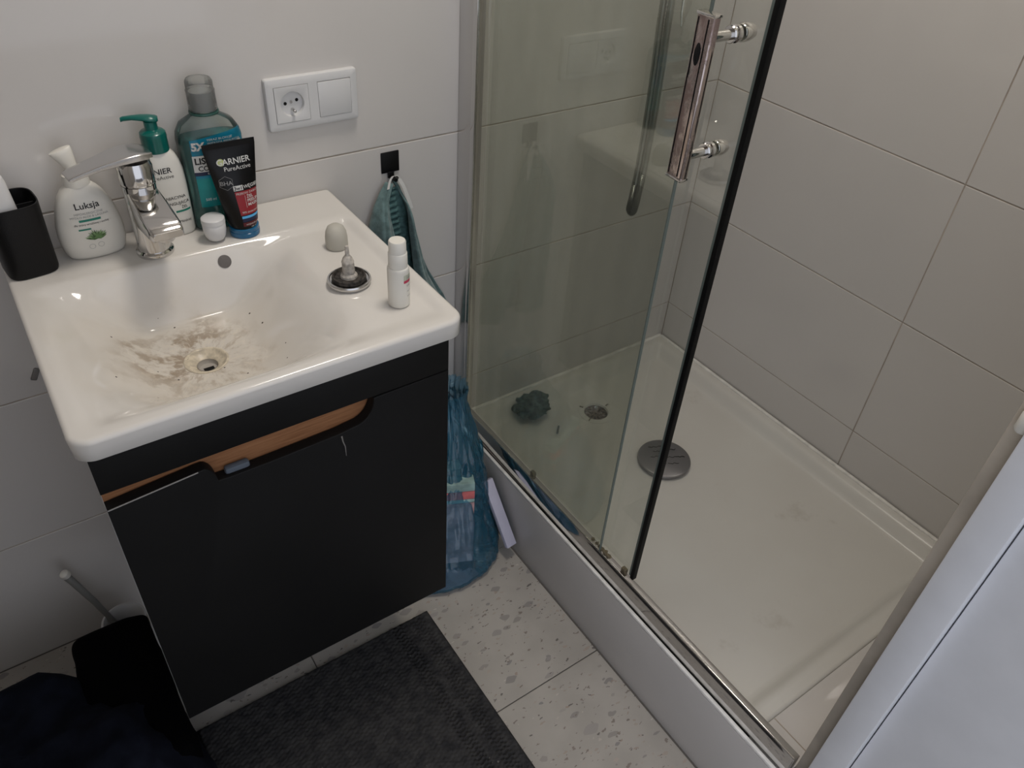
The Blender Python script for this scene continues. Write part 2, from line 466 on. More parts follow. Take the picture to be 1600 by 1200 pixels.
# --- flat print laid onto a surface
class Print:
    """lettering and patches pressed onto the front (-y side) of a part, in its parent's local axes"""
    def __init__(s, target, parent):
        me = target.data
        s.bvh = BVHTree.FromPolygons([v.co for v in me.vertices], [tuple(p.vertices) for p in me.polygons])
        s.parent = parent
    def drop(s, x, z, off):
        hit = s.bvh.ray_cast(Vector((x, -0.5, z)), Vector((0, 1, 0)))
        if hit[0] is None: return None
        return Vector((x, hit[0].y - off, z))
    def _build(s, name, V, F, m, off):
        idx = {}; out = []
        for i, (x, z) in enumerate(V):
            p = s.drop(x, z, off)
            if p is not None:
                idx[i] = len(out); out.append(p)
        F2 = [tuple(idx[i] for i in f) for f in F if all(i in idx for i in f)]
        if not F2: return None
        me = bpy.data.meshes.new(name); me.from_pydata(out, [], F2); me.update()
        return link(name, me, m, s.parent, False)
    def text(s, lines, m, name='lettering', off=0.0007):
        """lines: (string, x, z, height, align, width factor, weight, shear)"""
        V, F = [], []
        for body, x, z, h, al, wf, bold, shear in lines:
            cu = bpy.data.curves.new('t', 'FONT')
            cu.body = body; cu.size = 1.0; cu.align_x = al; cu.resolution_u = 3; cu.offset = bold; cu.shear = shear
            ob = bpy.data.objects.new('t', cu); C.objects.link(ob)
            bpy.context.view_layer.update()
            dg = bpy.context.evaluated_depsgraph_get()
            me = bpy.data.meshes.new_from_object(ob.evaluated_get(dg))
            k = h / 0.70
            base = len(V)
            for v in me.vertices: V.append((x + v.co.x * k * wf, z + v.co.y * k))
            for p in me.polygons: F.append(tuple(base + i for i in p.vertices))
            bpy.data.objects.remove(ob); bpy.data.curves.remove(cu); bpy.data.meshes.remove(me)
        return s._build(name, V, F, m, off)
    def patch(s, shapes, m, name='printed_patch', off=0.0004, step=0.002):
        """shapes: four-corner quads (bl, br, tr, tl) as (x, z)"""
        V, F = [], []
        for bl, br, tr, tl in shapes:
            bl, br, tr, tl = [Vector(p) for p in (bl, br, tr, tl)]
            nx = max(1, int((br - bl).length / step)); nz = max(1, int((tl - bl).length / step))
            base = len(V)
            for j in range(nz + 1):
                for i in range(nx + 1):
                    u, v = i / nx, j / nz
                    p = (bl * (1 - u) + br * u) * (1 - v) + (tl * (1 - u) + tr * u) * v
                    V.append((p.x, p.y))
            for j in range(nz):
                for i in range(nx):
                    a = base + j * (nx + 1) + i
                    F.append((a, a + 1, a + nx + 2, a + nx + 1))
        return s._build(name, V, F, m, off)
    def disc(s, cx, cz, r0, r1, m, name='printed_disc', off=0.0005, n=32, ez=1.0, rot=0.0):
        V, F = [], []
        for k in range(n):
            a = 2 * math.pi * k / n + rot
            V.append((cx + r0 * math.cos(a), cz + r0 * ez * math.sin(a))); V.append((cx + r1 * math.cos(a), cz + r1 * ez * math.sin(a)))
        for k in range(n):
            a = 2 * k; b = 2 * ((k + 1) % n)
            F.append((a, b, b + 1, a + 1))
        return s._build(name, V, F, m, off)

def rect(x0, x1, z0, z1, sl=0.0):
    return ((x0, z0), (x1, z0 + sl), (x1, z1 + sl), (x0, z1))

# ------------------------------------------------------------------ room shell
XR = 1.437           # shower side wall
XS = 0.756           # outer face of the tray apron
TH = 0.006           # tile thickness
ZJ = [0.0093, 0.3042, 0.5994, 0.8946, 1.1898, 1.485, 1.780, 2.075, 2.37]
J = 0.0011           # half joint

def tile_mesh(w, h, t=TH):
    bm = bbox_bm(-w / 2, w / 2, -t, 0.0, -h / 2, h / 2)
    front = [e for e in bm.edges if all(v.co.y < -t + 1e-6 for v in e.verts)]
    bmesh.ops.bevel(bm, geom=front, offset=0.0012, segments=2, profile=0.5, affect='EDGES')
    bmesh.ops.recalc_face_normals(bm, faces=bm.faces)
    me = bpy.data.meshes.new('tile'); bm.to_mesh(me); bm.free()
    me.materials.append(m_tile)
    return me
_tc = {}
def put_tile(parent, loc, w, h, rz):
    k = (round(w, 4), round(h, 4))
    if k not in _tc: _tc[k] = tile_mesh(w, h)
    o = bpy.data.objects.new('tile', _tc[k]); C.objects.link(o)
    o.parent = parent; o.location = loc
    o.rotation_euler = (random.uniform(-.0006, .0006), 0, rz + random.uniform(-.0006, .0006))

CEIL = 2.45
wb = structure(box('wall_back', -1.0, XR + 0.1, 0.0013, 0.12, 0.0, CEIL, m_grout))
cols_b = [(-1.0, -0.444), (-0.444, XS + 0.004), (XS + 0.004, XR + 0.0012)]
rows = list(zip([0.0] + ZJ[1:], ZJ[1:] + [CEIL]))
for x0, x1 in cols_b:
    for z0, z1 in rows:
        if z1 - z0 > 0.02:
            put_tile(wb, ((x0 + x1) / 2, TH, (z0 + z1) / 2), x1 - x0 - 2 * J, z1 - z0 - 2 * J, 0)
wr = structure(box('wall_right', XR + 0.0013, XR + 0.12, -1.5, 0.006, 0.0, CEIL, m_grout))
for y0, y1 in ((-0.598, 0.0), (-1.198, -0.598)):
    for z0, z1 in rows:
        put_tile(wr, (XR + TH, (y0 + y1) / 2, (z0 + z1) / 2), y1 - y0 - 2 * J, z1 - z0 - 2 * J, -math.pi / 2)
wl = structure(box('wall_left', -1.1, -1.0, -1.25, 0.0, 0.0, CEIL, m_tile))
structure(box('ceiling', -1.1, XR + 0.12, -1.5, 0.12, CEIL, CEIL + 0.08, m_ceil))
# wall with the doorway the camera looks through
wf = structure(box('wall_front_left', -1.0, -0.26, -1.25, -1.05, 0.0, CEIL, m_ceil))
structure(box('wall_front_lintel', -0.26, 0.80, -1.25, -1.05, 2.06, CEIL, m_ceil))

fl = structure(box('floor', -1.0, XS + 0.7, -4.0, 0.02, -0.06, -0.0025, m_grout_floor))  # runs on unseen past the doorway, lengthened to block low world light
FX = [-1.0, -0.347, 0.2533, 0.8533]
FY = [-1.6, -1.187, -0.5867, 0.0]
def floor_tile(x0, x1, y0, y1):
    bm = bbox_bm(x0 + J, x1 - J, y0 + J, y1 - J, -0.008, 0.0)
    top = [e for e in bm.edges if all(v.co.z > -1e-6 for v in e.verts)]
    bmesh.ops.bevel(bm, geom=top, offset=0.0008, segments=2, profile=0.5, affect='EDGES')
    from_bm('tile', bm, m_terr, fl)
for i in range(3):
    for j in range(3):
        floor_tile(FX[i], min(FX[i + 1], XS + 0.02) if i == 2 else FX[i + 1], FY[j], FY[j + 1])

# narrow end wall of the shower, right beside the camera
ew = structure(box('wall_shower_end', 0.800, XR + 0.006, -1.25, -1.0075, 0.0, CEIL, m_ceil))
box('filled_edge', 0.790, 0.803, -1.030, -1.0065, 0.0, CEIL, m_beige_paint, ew, 0.0025)
t1 = structure(box('trim_1', 0.770, 0.815, -1.0680, -1.0268, 0.0, 2.06, m_white_paint, None, 0.002))
d1 = structure(box('door_1', 0.786, 0.822, -1.62, -1.0695, 0.006, 2.04, m_white_paint, None, 0.002))
lathe_obj('hinge_knuckle', [(0, -0.012), (0.006, -0.012), (0.0075, -0.009), (0.0075, 0.009), (0.006, 0.012), (0, 0.012)], m_creamw, t1, 20, cx=0.7845, cy=-1.020)
bpy.data.objects['hinge_knuckle'].location.z = 0.9625
structure(box('trim_2', -0.275, -0.235, -1.26, -1.04, 0.0, 2.06, m_white_paint, None, 0.002))

# ------------------------------------------------------------------ shower tray
TZ = 0.198
tray = thing('shower_tray', 'white acrylic shower tray raised behind a low white apron', 'shower tray')
def tray_z(x, y):
    # rim, short slope, then a floor that falls to the waste
    d = min(x - 0.800, 1.412 - x, -0.022 - y, y + 0.905)
    z = TZ - 0.030 * ss(0.0, 0.030, d)
    r = math.hypot(x - 1.097, y + 0.133)
    z -= 0.006 * (1 - ss(0.03, 0.6, r)) * ss(0.0, 0.05, d)
    return z
V, F = [], []
nx, ny = 110, 140
for j in range(ny + 1):
    for i in range(nx + 1):
        x = 0.768 + (XR - 0.0062 - 0.768) * i / nx; y = -0.930 + (0.930 - 0.0005) * j / ny
        V.append((x, y, tray_z(x, y)))
for j in range(ny):
    for i in range(nx):
        a = j * (nx + 1) + i
        c = Vector(V[a]) + Vector((0.003, 0.003, 0))
        if math.hypot(c.x - 1.097, c.y + 0.133) < 0.033: continue
        F.append((a, a + 1, a + nx + 2, a + nx + 1))
# skirt
nb = len(V)
edge = [i for i in range(nx + 1)]
for i in edge: V.append((V[i][0], V[i][1], 0.10))
for i in range(nx): F.append((i, i + 1, nb + i + 1, nb + i))
pyd('basin_floor', V, F, m_tray, tray)
# waste hole: ring, cup and strainer
wz = tray_z(1.097, -0.17)
lathe_obj('waste_ring', [(0.029, wz - 0.004), (0.031, wz + 0.001), (0.040, wz + 0.0028), (0.045, wz + 0.001), (0.045, wz - 0.003)], m_tray, tray, 48, cx=1.097, cy=-0.133)
lathe_obj('waste_cup', [(0.031, wz + 0.0), (0.030, wz - 0.012), (0, wz - 0.014)], m_chrome, tray, 40, cx=1.097, cy=-0.133)
for k in range(6):
    a = math.pi * k / 6
    box('strainer_bar', -0.029, 0.029, -0.0012, 0.0012, 0, 0.002, m_worn, tray)
    o = C.objects[-1]; o.location = (1.097, -0.133, wz - 0.008); o.rotation_euler = (0, 0, a)
for a in (0.1, 2.2, 3.6):
    box('lug', 0.034, 0.043, -0.0015, 0.0015, 0.002, 0.004, m_rust, tray)
    o = C.objects[-1]; o.location = (1.097, -0.133, wz); o.rotation_euler = (0, 0, a)
# silicone along the walls
tube_obj('silicone_bead', [(XR - 0.0075, -0.93, TZ + 0.001), (XR - 0.0075, -0.008, TZ + 0.001)], 0.0045, m_silicone, tray, 10)
tube_obj('silicone_bead', [(0.78, -0.003, TZ + 0.001), (XR - 0.008, -0.003, TZ + 0.001)], 0.0045, m_silicone, tray, 10)

apron = tag(box('shower_apron', XS, XS + 0.009, -1.062, -0.002, 0.0, 0.192, m_base, None, 0.001), 'long plain white panel between the floor and the shower track', 'panel')
box('floor_gap', XS - 0.0035, XS, -1.062, -0.002, -0.001, 0.0012, m_grout_floor, apron)
led = structure(box('trim_3', 0.768, XR - 0.001, -1.006, -0.9315, 0.02, 0.1975, m_tile, None, 0.0012))
# grout nick that crosses the tiled ledge
box('grout_joint', 0.8258, 0.8278, -1.004, -0.9325, 0.19, 0.1978, m_grout, led)

# ------------------------------------------------------------------ shower screen: rail, fixed pane, sliding door
scr = thing('shower_screen', 'framed fixed glass pane with polished bottom rail and wall profile', 'shower screen', (0, 0, 0))
rail = box('bottom_rail', 0.7645, 0.7665, -1.005, -0.003, 0.2, 0.252, m_chrome, scr, 0.0008)
box('rail_cap', 0.7562, 0.7635, -1.005, -0.003, 0.1925, 0.1995, m_silicone, scr, 0.002)
box('inner_rail', 0.772, 0.788, -1.005, -0.003, 0.199, 0.236, m_alu, scr, 0.001)
tube_obj('rail_lip', [(0.7655, -1.005, 0.2525), (0.7655, -0.003, 0.2525)], 0.0018, m_chrome, scr, 10)
box('wall_profile', 0.7565, 0.7800, -0.0440, -0.001, 0.2, 2.05, m_alu, scr, 0.001)
box('wall_profile_lip', 0.7555, 0.7610, -0.0560, -0.0435, 0.2535, 2.05, m_chrome, scr, 0.001)
box('fixed_pane', 0.7640, 0.7690, -0.5270, -0.050, 0.254, 2.05, m_glass, scr)
box('pane_edge', 0.7640, 0.7690, -0.5288, -0.5272, 0.254, 2.05, m_glass_edge, scr)
box('top_rail', 0.758, 0.790, -1.0, -0.0015, 2.05, 2.09, m_chrome, scr, 0.001)
# dirt and limescale caught where the pane ends in the rail
gr = []
for k in range(7):
    bm = bmesh.new(); bmesh.ops.create_icosphere(bm, subdivisions=1, radius=0.0035 + 0.003 * random.random())
    for v in bm.verts: v.co *= random.uniform(0.7, 1.25)
    me = bpy.data.meshes.new('limescale'); bm.to_mesh(me); bm.free()
    o = link('limescale', me, m_rust, scr, False)
    o.location = (0.7715, -0.50 - 0.012 * k * random.uniform(.6, 1.2), 0.2545 + 0.003 * random.random())

door = thing('sliding_shower_door', 'clear glass sliding shower door with a black seal on its free edge', 'shower door', (0, 0, 0))
box('glass_panel', 0.7740, 0.7790, -0.6060, -0.070, 0.2600, 2.04, m_glass_door, door)
box('edge_channel', 0.7732, 0.7798, -0.6085, -0.6040, 0.2600, 2.04, m_glass_edge, door)
box('black_seal', 0.7715, 0.7815, -0.6165, -0.6086, 0.2560, 2.04, m_seal, door, 0.001)
for y in (-0.595, -0.30):
    box('bottom_guide', 0.7722, 0.7808, y, y + 0.012, 0.240, 0.2596, m_rust, door, 0.002)

hd = thing('door_handle_bar', 'worn chrome bar handle with peeling plating on shower glass', 'handle', (0.0, 0.0, 0.0))
HX, HY = 0.722, -0.5665
bm = bbox_bm(HX - 0.006, HX + 0.006, HY - 0.013, HY + 0.013, 1.0470, 1.2350, 0.0028, 3)
from_bm('grip_bar', bm, m_worn, hd, angle=30)
box('front_groove', HX - 0.0066, HX - 0.0058, HY - 0.0066, HY - 0.0052, 1.051, 1.231, m_seal, hd)
box('front_groove', HX - 0.0066, HX - 0.0058, HY + 0.0088, HY + 0.0100, 1.051, 1.231, m_seal, hd)
box('end_cap', HX - 0.0068, HX + 0.0068, HY - 0.0138, HY + 0.0138, 1.0452, 1.0490, m_chrome, hd, 0.0012)
box('end_cap', HX - 0.0068, HX + 0.0068, HY - 0.0138, HY + 0.0138, 1.2330, 1.2368, m_chrome, hd, 0.0012)
# chip in the plating
V, F = lathe([(0, 0.0), (0.0055, 0.0), (0.0065, 0.0012), (0.0, 0.0016)], 24)
o = pyd('peeled_chip', [(z * 0.9, y * 0.7, x * 1.9) for x, y, z in V], F, m_hole, hd, True, 40)
o.location = (HX - 0.0072, HY + 0.0015, 1.193)
for z in (1.0725, 1.2095):
    tube_obj('post', [(HX + 0.006, HY, z), (0.7738, HY, z)], 0.0062, m_chrome, hd, 24)
    tube_obj('washer', [(0.7610, HY, z), (0.7625, HY, z), (0.7632, HY, z), (0.7680, HY, z), (0.7690, HY, z), (0.7735, HY, z)], [0.0090, 0.0100, 0.0082, 0.0082, 0.0100, 0.0100], m_chrome, hd, 28, 30)
    tube_obj('inner_knob', [(0.7795, HY, z), (0.7815, HY, z), (0.790, HY, z), (0.798, HY, z), (0.800, HY, z)], [0.009, 0.0105, 0.0105, 0.0085, 0.004], m_chrome, hd, 28, 40)

# ------------------------------------------------------------------ shower hose and hand shower
hs = thing('shower_hose', 'ribbed metal shower hose hanging in a narrow loop behind the glass', 'hose')
down = [(1.1020, -0.120, 1.60), (1.1040, -0.120, 1.30), (1.1060, -0.118, 1.10), (1.1130, -0.116, 1.00), (1.1160, -0.116, 0.90), (1.1150, -0.117, 0.80), (1.1090, -0.119, 0.735), (1.1055, -0.121, 0.712), (1.1065, -0.127, 0.7065),
        (1.1095, -0.131, 0.714), (1.1135, -0.131, 0.745), (1.1205, -0.128, 0.80), (1.1235, -0.127, 0.90), (1.1210, -0.127, 1.00), (1.1145, -0.129, 1.10), (1.112, -0.131, 1.30), (1.110, -0.131, 1.60)]
sp = spline(down, 42)
rad = [0.0072 if (i % 2) else 0.0058 for i in range(len(sp))]
tube_obj('corrugated_tube', sp, rad, mat('dull ribbed steel', (0.34, 0.34, 0.33), 0.28, 1.0), hs, 12, 80)
hh = thing('hand_shower', 'flat chrome hand shower handle tip beside the hose', 'hand shower')
rings = []
for i in range(9):
    t = i / 8
    c = Vector((1.147, -0.135, 1.075)).lerp(Vector((1.185, -0.10, 1.26)), t)
    a = 0.010 + 0.006 * math.sin(min(1, t * 1.4) * math.pi / 2)
    if i == 0: a = 0.004
    rings.append([tuple(c + Vector((a * math.cos(q), 0.35 * a * math.sin(q), 0.006 * math.cos(q)))) for q in [2 * math.pi * k / 24 for k in range(24)]])
V, F = loft(rings)
pyd('handle', V, F, m_alu, hh, True, 60)
lathe_obj('spray_head', [(0, 1.262), (0.03, 1.262), (0.036, 1.268), (0.034, 1.282), (0.012, 1.292), (0, 1.293)], m_chrome, hh, 36, cx=1.187, cy=-0.098)

# waste cover lying loose on the tray
cv = thing('drain_cover', 'round chrome drain cover lying on the tray behind the black seal', 'drain cover', (1.1185, -0.3560, 0.1655))
lathe_obj('cover_disc', [(0, 0.0), (0.052, 0.0), (0.060, 0.003), (0.0625, 0.008), (0.0612, 0.0118), (0.057, 0.0135), (0, 0.0145)], mat('dull grey chrome', (0.30, 0.30, 0.31), 0.30, 1.0, bump=0.1), cv, 64, 25)
m_mark = mat('dark dried marks', (0.03, 0.028, 0.026), 0.8)
for k, (x0, y0, L) in enumerate(((0.022, 0.030, 0.022), (0.000, 0.040, 0.018), (0.030, 0.012, 0.024), (-0.012, 0.010, 0.030), (0.014, -0.008, 0.026), (-0.020, -0.012, 0.018), (0.034, -0.018, 0.016), (0.004, -0.026, 0.022), (-0.002, 0.024, 0.014))):
    a = [(x0 + L * (i / 5 - 0.5), y0 + 0.0022 * math.sin(i * 2.3 + k) - 0.5 * L * (i / 5 - 0.5), 0.0142) for i in range(6)]
    tube_obj('water_mark', a, 0.0008, m_mark, cv, 6)

# crumpled puff in the shower corner
bm = bmesh.new(); bmesh.ops.create_icosphere(bm, subdivisions=5, radius=0.036)
for v in bm.verts:
    d = v.co.normalized()
    f = 1 + 0.42 * noise.fractal(d * 2.2, 1.0, 2.0, 4) + 0.16 * abs(noise.noise(d * 7))
    v.co = Vector((d.x * 0.040, d.y * 0.033, d.z * 0.024)) * f
o = from_bm('bath_puff', bm, m_sponge, None, True)
o.location = (0.947, -0.062, 0.1960)
tag(o, 'crumpled grey green bath puff in the back shower corner', 'bath puff')
o = box('hair_clip', -0.004, 0.004, -0.014, 0.014, 0.0, 0.004, mat('dark brown plastic', (0.14, 0.13, 0.115), 0.5), None, 0.0015)
o.location = (0.9698, -0.1409, 0.1655); o.rotation_euler = (0, 0, -0.785)
o.scale = (0.6, 1, 1)
tag(o, 'tiny dark hair clip lying on the tray between the bath puff and drain', 'hair clip')

# ------------------------------------------------------------------ vanity cabinet
CX0, CX1, CY, CB = 0.0118, 0.4725, -0.4426, 0.2535
cab = thing('vanity_cabinet', 'dark graphite wall-hung vanity cabinet with one door under the basin', 'cabinet')
box('side_panel', CX0, CX0 + 0.016, CY + 0.035, -0.002, CB, 0.8105, m_white_paint, cab, 0.0006)
box('side_panel', CX1 - 0.016, CX1, CY + 0.018, -0.002, CB, 0.8105, m_cab, cab, 0.0006)
box('bottom_panel', CX0 + 0.016, CX1 - 0.016, CY + 0.018, -0.002, CB, CB + 0.016, m_cab, cab, 0.0006)
box('back_panel', CX0 + 0.016, CX1 - 0.016, -0.012, -0.004, CB + 0.016, 0.8105, m_white_paint, cab, 0.0006)
box('front_rail', CX0, CX1, CY, CY + 0.016, 0.7585, 0.8105, m_cab, cab, 0.0008)
box('side_front_edge', CX0, CX0 + 0.016, CY + 0.0175, CY + 0.0345, CB, 0.699, m_white_paint, cab, 0.0006)
box('raw_wood_rail', CX0 + 0.0005, CX1 - 0.016, CY + 0.0175, CY + 0.034, 0.700, 0.8105, m_wood, cab, 0.0006)
# the door: sagging top edge with a scooped grip, rounded arris
top = [(CX0 + 0.0005, 0.7325), (0.060, 0.7360), (0.1180, 0.7405)]
for k in range(1, 9):
    a = k / 8 * math.pi / 2
    top.append((0.1225 + 0.018 * math.sin(a) * 0.9, 0.7412 - 0.0270 * (1 - math.cos(a))))
top += [(0.150, 0.7135), (0.20, 0.7128), (0.30, 0.7150), (0.325, 0.7180)]
for k in range(1, 9):
    a = k / 8 * math.pi / 2
    top.append((0.325 + 0.030 * math.sin(a), 0.7180 + 0.0370 * (1 - math.cos(a))))
top += [(0.3600, 0.7562), (0.42, 0.7567), (CX1, 0.7573)]
bm = bmesh.new()
outl = [(CX0 + 0.0005, CB)] + top + [(CX1, CB)]
vs = [bm.verts.new((x, CY - 0.0005, z)) for x, z in outl]
f = bm.faces.new(vs)
r = bmesh.ops.extrude_face_region(bm, geom=[f])
for v in [g for g in r['geom'] if isinstance(g, bmesh.types.BMVert)]: v.co.y += 0.0165
bmesh.ops.recalc_face_normals(bm, faces=bm.faces)
fe = [e for e in bm.edges if all(abs(v.co.y - (CY - 0.0005)) < 1e-6 for v in e.verts)]
bmesh.ops.bevel(bm, geom=fe, offset=0.0014, segments=3, profile=0.5, affect='EDGES')
bmesh.ops.triangulate(bm, faces=[f for f in bm.faces if len(f.verts) > 4])
dr = from_bm('door', bm, m_cab, cab, angle=35)
# drip running down from the grip
tube_obj('dried_drip', [(0.3045, CY - 0.0007, 0.7105), (0.3055, CY - 0.0009, 0.700), (0.3080, CY - 0.0009, 0.690), (0.3083, CY - 0.0008, 0.672)], [0.0012, 0.0009, 0.0008, 0.0004], mat('pale dried drip', (0.22, 0.21, 0.20), 0.6), dr, 8)
tube_obj('edge_highlight', [(CX0 + 0.001, CY - 0.0002, 0.7318), (0.060, CY - 0.0002, 0.7353), (0.1180, CY - 0.0002, 0.7398)], 0.0009, mat('painted edge highlight', (0.30, 0.29, 0.28), 0.4), dr, 8)  # pale tube paints the highlight along the door's top-left edge
# what shows through the grip: a pale packet and a black comb-like strip
tag(box('paper_packet', 0.150, 0.182, CY + 0.006, CY + 0.0165, 0.690, 0.7215, mat('grey blue paper', (0.10, 0.12, 0.15), 0.7), None, 0.004), 'small grey blue packet showing inside the cabinet grip', 'packet')

# ------------------------------------------------------------------ basin
BW, BD, BH, BB = 0.498, 0.4462, 0.842, 0.8110
def basin_z(x, y):
    lip = ss(0.012, 0.045, x) * (1 - ss(0.468, 0.488, x)) * ss(-0.438, -0.398, y) * (1 - ss(-0.122, -0.104, y))
    z = BH - 0.007 * lip
    sx = ss(0.020, 0.155, x) * (1 - ss(0.250, 0.388, x))
    sy = (1 - ss(-0.158, -0.108, y)) * ss(-0.432, -0.315, y)
    z -= 0.076 * sx * sy
    r = math.hypot(x - DR[0], y - DR[1])
    z -= 0.004 * (1 - ss(0.026, 0.06, r))
    return z
def rrect(hw, hd_, rad, n=16):
    """rounded rectangle loop around (0,0); 4*(2n) points"""
    out = []
    rf, rb = rad, min(rad, 0.006)
    per = []
    cs = [(hw, hd_, rb, 0), (-hw, hd_, rb, 90), (-hw, -hd_, rf, 180), (hw, -hd_, rf, 270)]
    arcs = []
    for cx, cy, rr, a0 in cs:
        rr = min(rr, hw * 0.95, hd_ * 0.95)
        ox = cx - math.copysign(rr, cx); oy = cy - math.copysign(rr, cy)
        arcs.append([(ox + rr * math.cos(math.radians(a0 + 90 * k / 8)), oy + rr * math.sin(math.radians(a0 + 90 * k / 8))) for k in range(9)])
    for i in range(4):
        out += arcs[i]
        a = arcs[i][-1]; b = arcs[(i + 1) % 4][0]
        for k in range(1, n * 3):
            t = k / (n * 3)
            out.append((a[0] + (b[0] - a[0]) * t, a[1] + (b[1] - a[1]) * t))
    return out
hw, hdp = BW / 2, BD / 2
bcx, bcy = BW / 2, -BD / 2 - 0.0008
V, F = [], []
rings = []
def ring(inset, zf, scale=1.0, rad=0.024):
    L = rrect((hw - inset) * scale, (hdp - inset) * scale, max(0.002, (rad - inset) * scale))
    rings.append([(bcx + x, bcy + y, zf(bcx + x, bcy + y)) for x, y in L])
R = 0.0065
ring(0.030, lambda x, y: BB + 0.001)
ring(0.003, lambda x, y: BB)
ring(0.0006, lambda x, y: BB + 0.0024)
for k in range(7):
    a = math.pi / 2 * k / 6
    ring(R * (1 - math.cos(a)), lambda x, y, a=a: BH - R * (1 - math.sin(a)))
NR = 150
for i in range(1, NR):
    ring(R, basin_z, 1 - (i / NR))
n = len(rings[0])
V = [p for r_ in rings for p in r_]
for i in range(len(rings) - 1):
    for k in range(n):
        k2 = (k + 1) % n
        q = (i * n + k, i * n + k2, (i + 1) * n + k2, (i + 1) * n + k)
        c = sum((Vector(V[j]) for j in q), Vector()) / 4
        if i > 9 and math.hypot(c.x - DR[0], c.y - DR[1]) < 0.0265: continue
        F.append(q)
ci = len(V); V.append((bcx, bcy, basin_z(bcx, bcy)))
if math.hypot(bcx - DR[0], bcy - DR[1]) > 0.0265:
    base = (len(rings) - 1) * n
    for k in range(n): F.append((base + k, base + (k + 1) % n, ci))
bas = pyd('wash_basin', V, F, m_porc)
tag(bas, 'white rectangular ceramic wash basin with brown residue around its open drain', 'basin')
bz = basin_z(DR[0], DR[1] + 0.03)
lathe_obj('drain_seat', [(0.0300, bz - 0.003), (0.0302, bz + 0.0008), (0.0285, bz + 0.0016), (0.0268, bz + 0.0006), (0.0250, bz - 0.0025), (0.019, bz - 0.0055), (0.0150, bz - 0.0078), (0.0140, bz - 0.009), (0.0138, bz - 0.030)], m_porc_plain, bas, 56, 60, cx=DR[0], cy=DR[1])
lathe_obj('drain_pipe', [(0.0140, bz - 0.008), (0.0136, bz - 0.0120), (0.0120, bz - 0.0145), (0, bz - 0.0150)], mat('grey plastic pipe', (0.42, 0.39, 0.35), 0.5), bas, 40, 30, cx=DR[0], cy=DR[1])
box('drain_opening', DR[0] - 0.0060, DR[0] + 0.0080, DR[1] - 0.0090, DR[1] + 0.0020, bz - 0.0165, bz - 0.0140, m_hole, bas)
# overflow in the back slope
ox, oy = 0.2755, -0.1215
oz = basin_z(ox, oy)
dzy = (basin_z(ox, oy + 0.004) - basin_z(ox, oy - 0.004)) / 0.008
V, F = lathe([(0, 0.0), (0.0095, 0.0), (0.0098, 0.0006), (0.0085, 0.0010), (0.0, 0.0010)], 36)
o = pyd('overflow_hole', V, F, mat('grey overflow plug', (0.13, 0.12, 0.115), 0.6, bump=0.6, bscale=400), bas, True, 30)
o.location = (ox, oy, oz + 0.0004); o.rotation_euler = (math.atan(dzy), 0, 0)

# ------------------------------------------------------------------ basin mixer
tap = thing('basin_mixer_tap', 'chrome single-lever mixer tap with its lever swung to the left', 'tap', (0.1922, -0.0790, BH))
lathe_obj('base_ring', [(0, 0), (0.0255, 0), (0.0262, 0.002), (0.0258, 0.0055), (0.0235, 0.0078), (0, 0.008)], m_chrome, tap, 48, 30)
lathe_obj('body', [(0.0222, 0.006), (0.0220, 0.055), (0.0226, 0.095), (0.0230, 0.108), (0, 0.108)], m_chrome, tap, 48, 30)
lathe_obj('cartridge_cap', [(0.0226, 0.1085), (0.0218, 0.1095), (0.0218, 0.1105), (0.0232, 0.1115), (0.0235, 0.134), (0.021, 0.140), (0, 0.141)], m_chrome, tap, 48, 30)
# spout: a chunky block that leaves the body forwards and slopes down a little
rings = []
for t, wd, zt, zb in ((0.0, 0.0195, 0.104, 0.050), (0.018, 0.0215, 0.099, 0.052), (0.05, 0.0225, 0.090, 0.058), (0.080, 0.0225, 0.0815, 0.0615), (0.091, 0.0215, 0.0775, 0.0625), (0.094, 0.0195, 0.074, 0.0645)):
    rr = 0.004
    pts = []
    for sx_, sz_, a0 in ((1, 1, 0), (-1, 1, 90), (-1, -1, 180), (1, -1, 270)):
        for k in range(5):
            a = math.radians(a0 + 90 * k / 4)
            zc = (zt - rr) if sz_ > 0 else (zb + rr)
            pts.append((sx_ * (wd - rr) + rr * math.cos(a), -t, zc + rr * math.sin(a)))
    rings.append(pts)
V, F = loft(rings)
o = pyd('spout', V, F, m_chrome, tap, True, 35)
o.rotation_euler = (0, 0, 0.06)
lathe_obj('aerator', [(0, 0.0565), (0.0105, 0.0565), (0.0115, 0.058), (0.0115, 0.064)], m_alu, tap, 30, 30, cx=0.004, cy=-0.079)
# lever: broad flat plate narrowing and lifting slightly to the left
rings = []
for x, hwd, zc, th in ((0.0225, 0.016, 0.1475, 0.0035), (0.014, 0.0215, 0.1490, 0.0048), (0.0, 0.0235, 0.1500, 0.0055), (-0.020, 0.0225, 0.1490, 0.0050), (-0.045, 0.0180, 0.1450, 0.0042), (-0.070, 0.0165, 0.1400, 0.0034), (-0.082, 0.0160, 0.1375, 0.0030), (-0.086, 0.0145, 0.1367, 0.0018)):
    rings.append([(x, hwd * math.copysign(abs(math.cos(q)) ** 0.3, math.cos(q)), zc + th * math.copysign(abs(math.sin(q)) ** 0.25, math.sin(q))) for q in [2 * math.pi * k / 28 for k in range(28)]])
V, F = loft(rings)
o = pyd('lever', V, F, m_alu, tap, True, 30)
o.rotation_euler = (0, 0, 0.10)

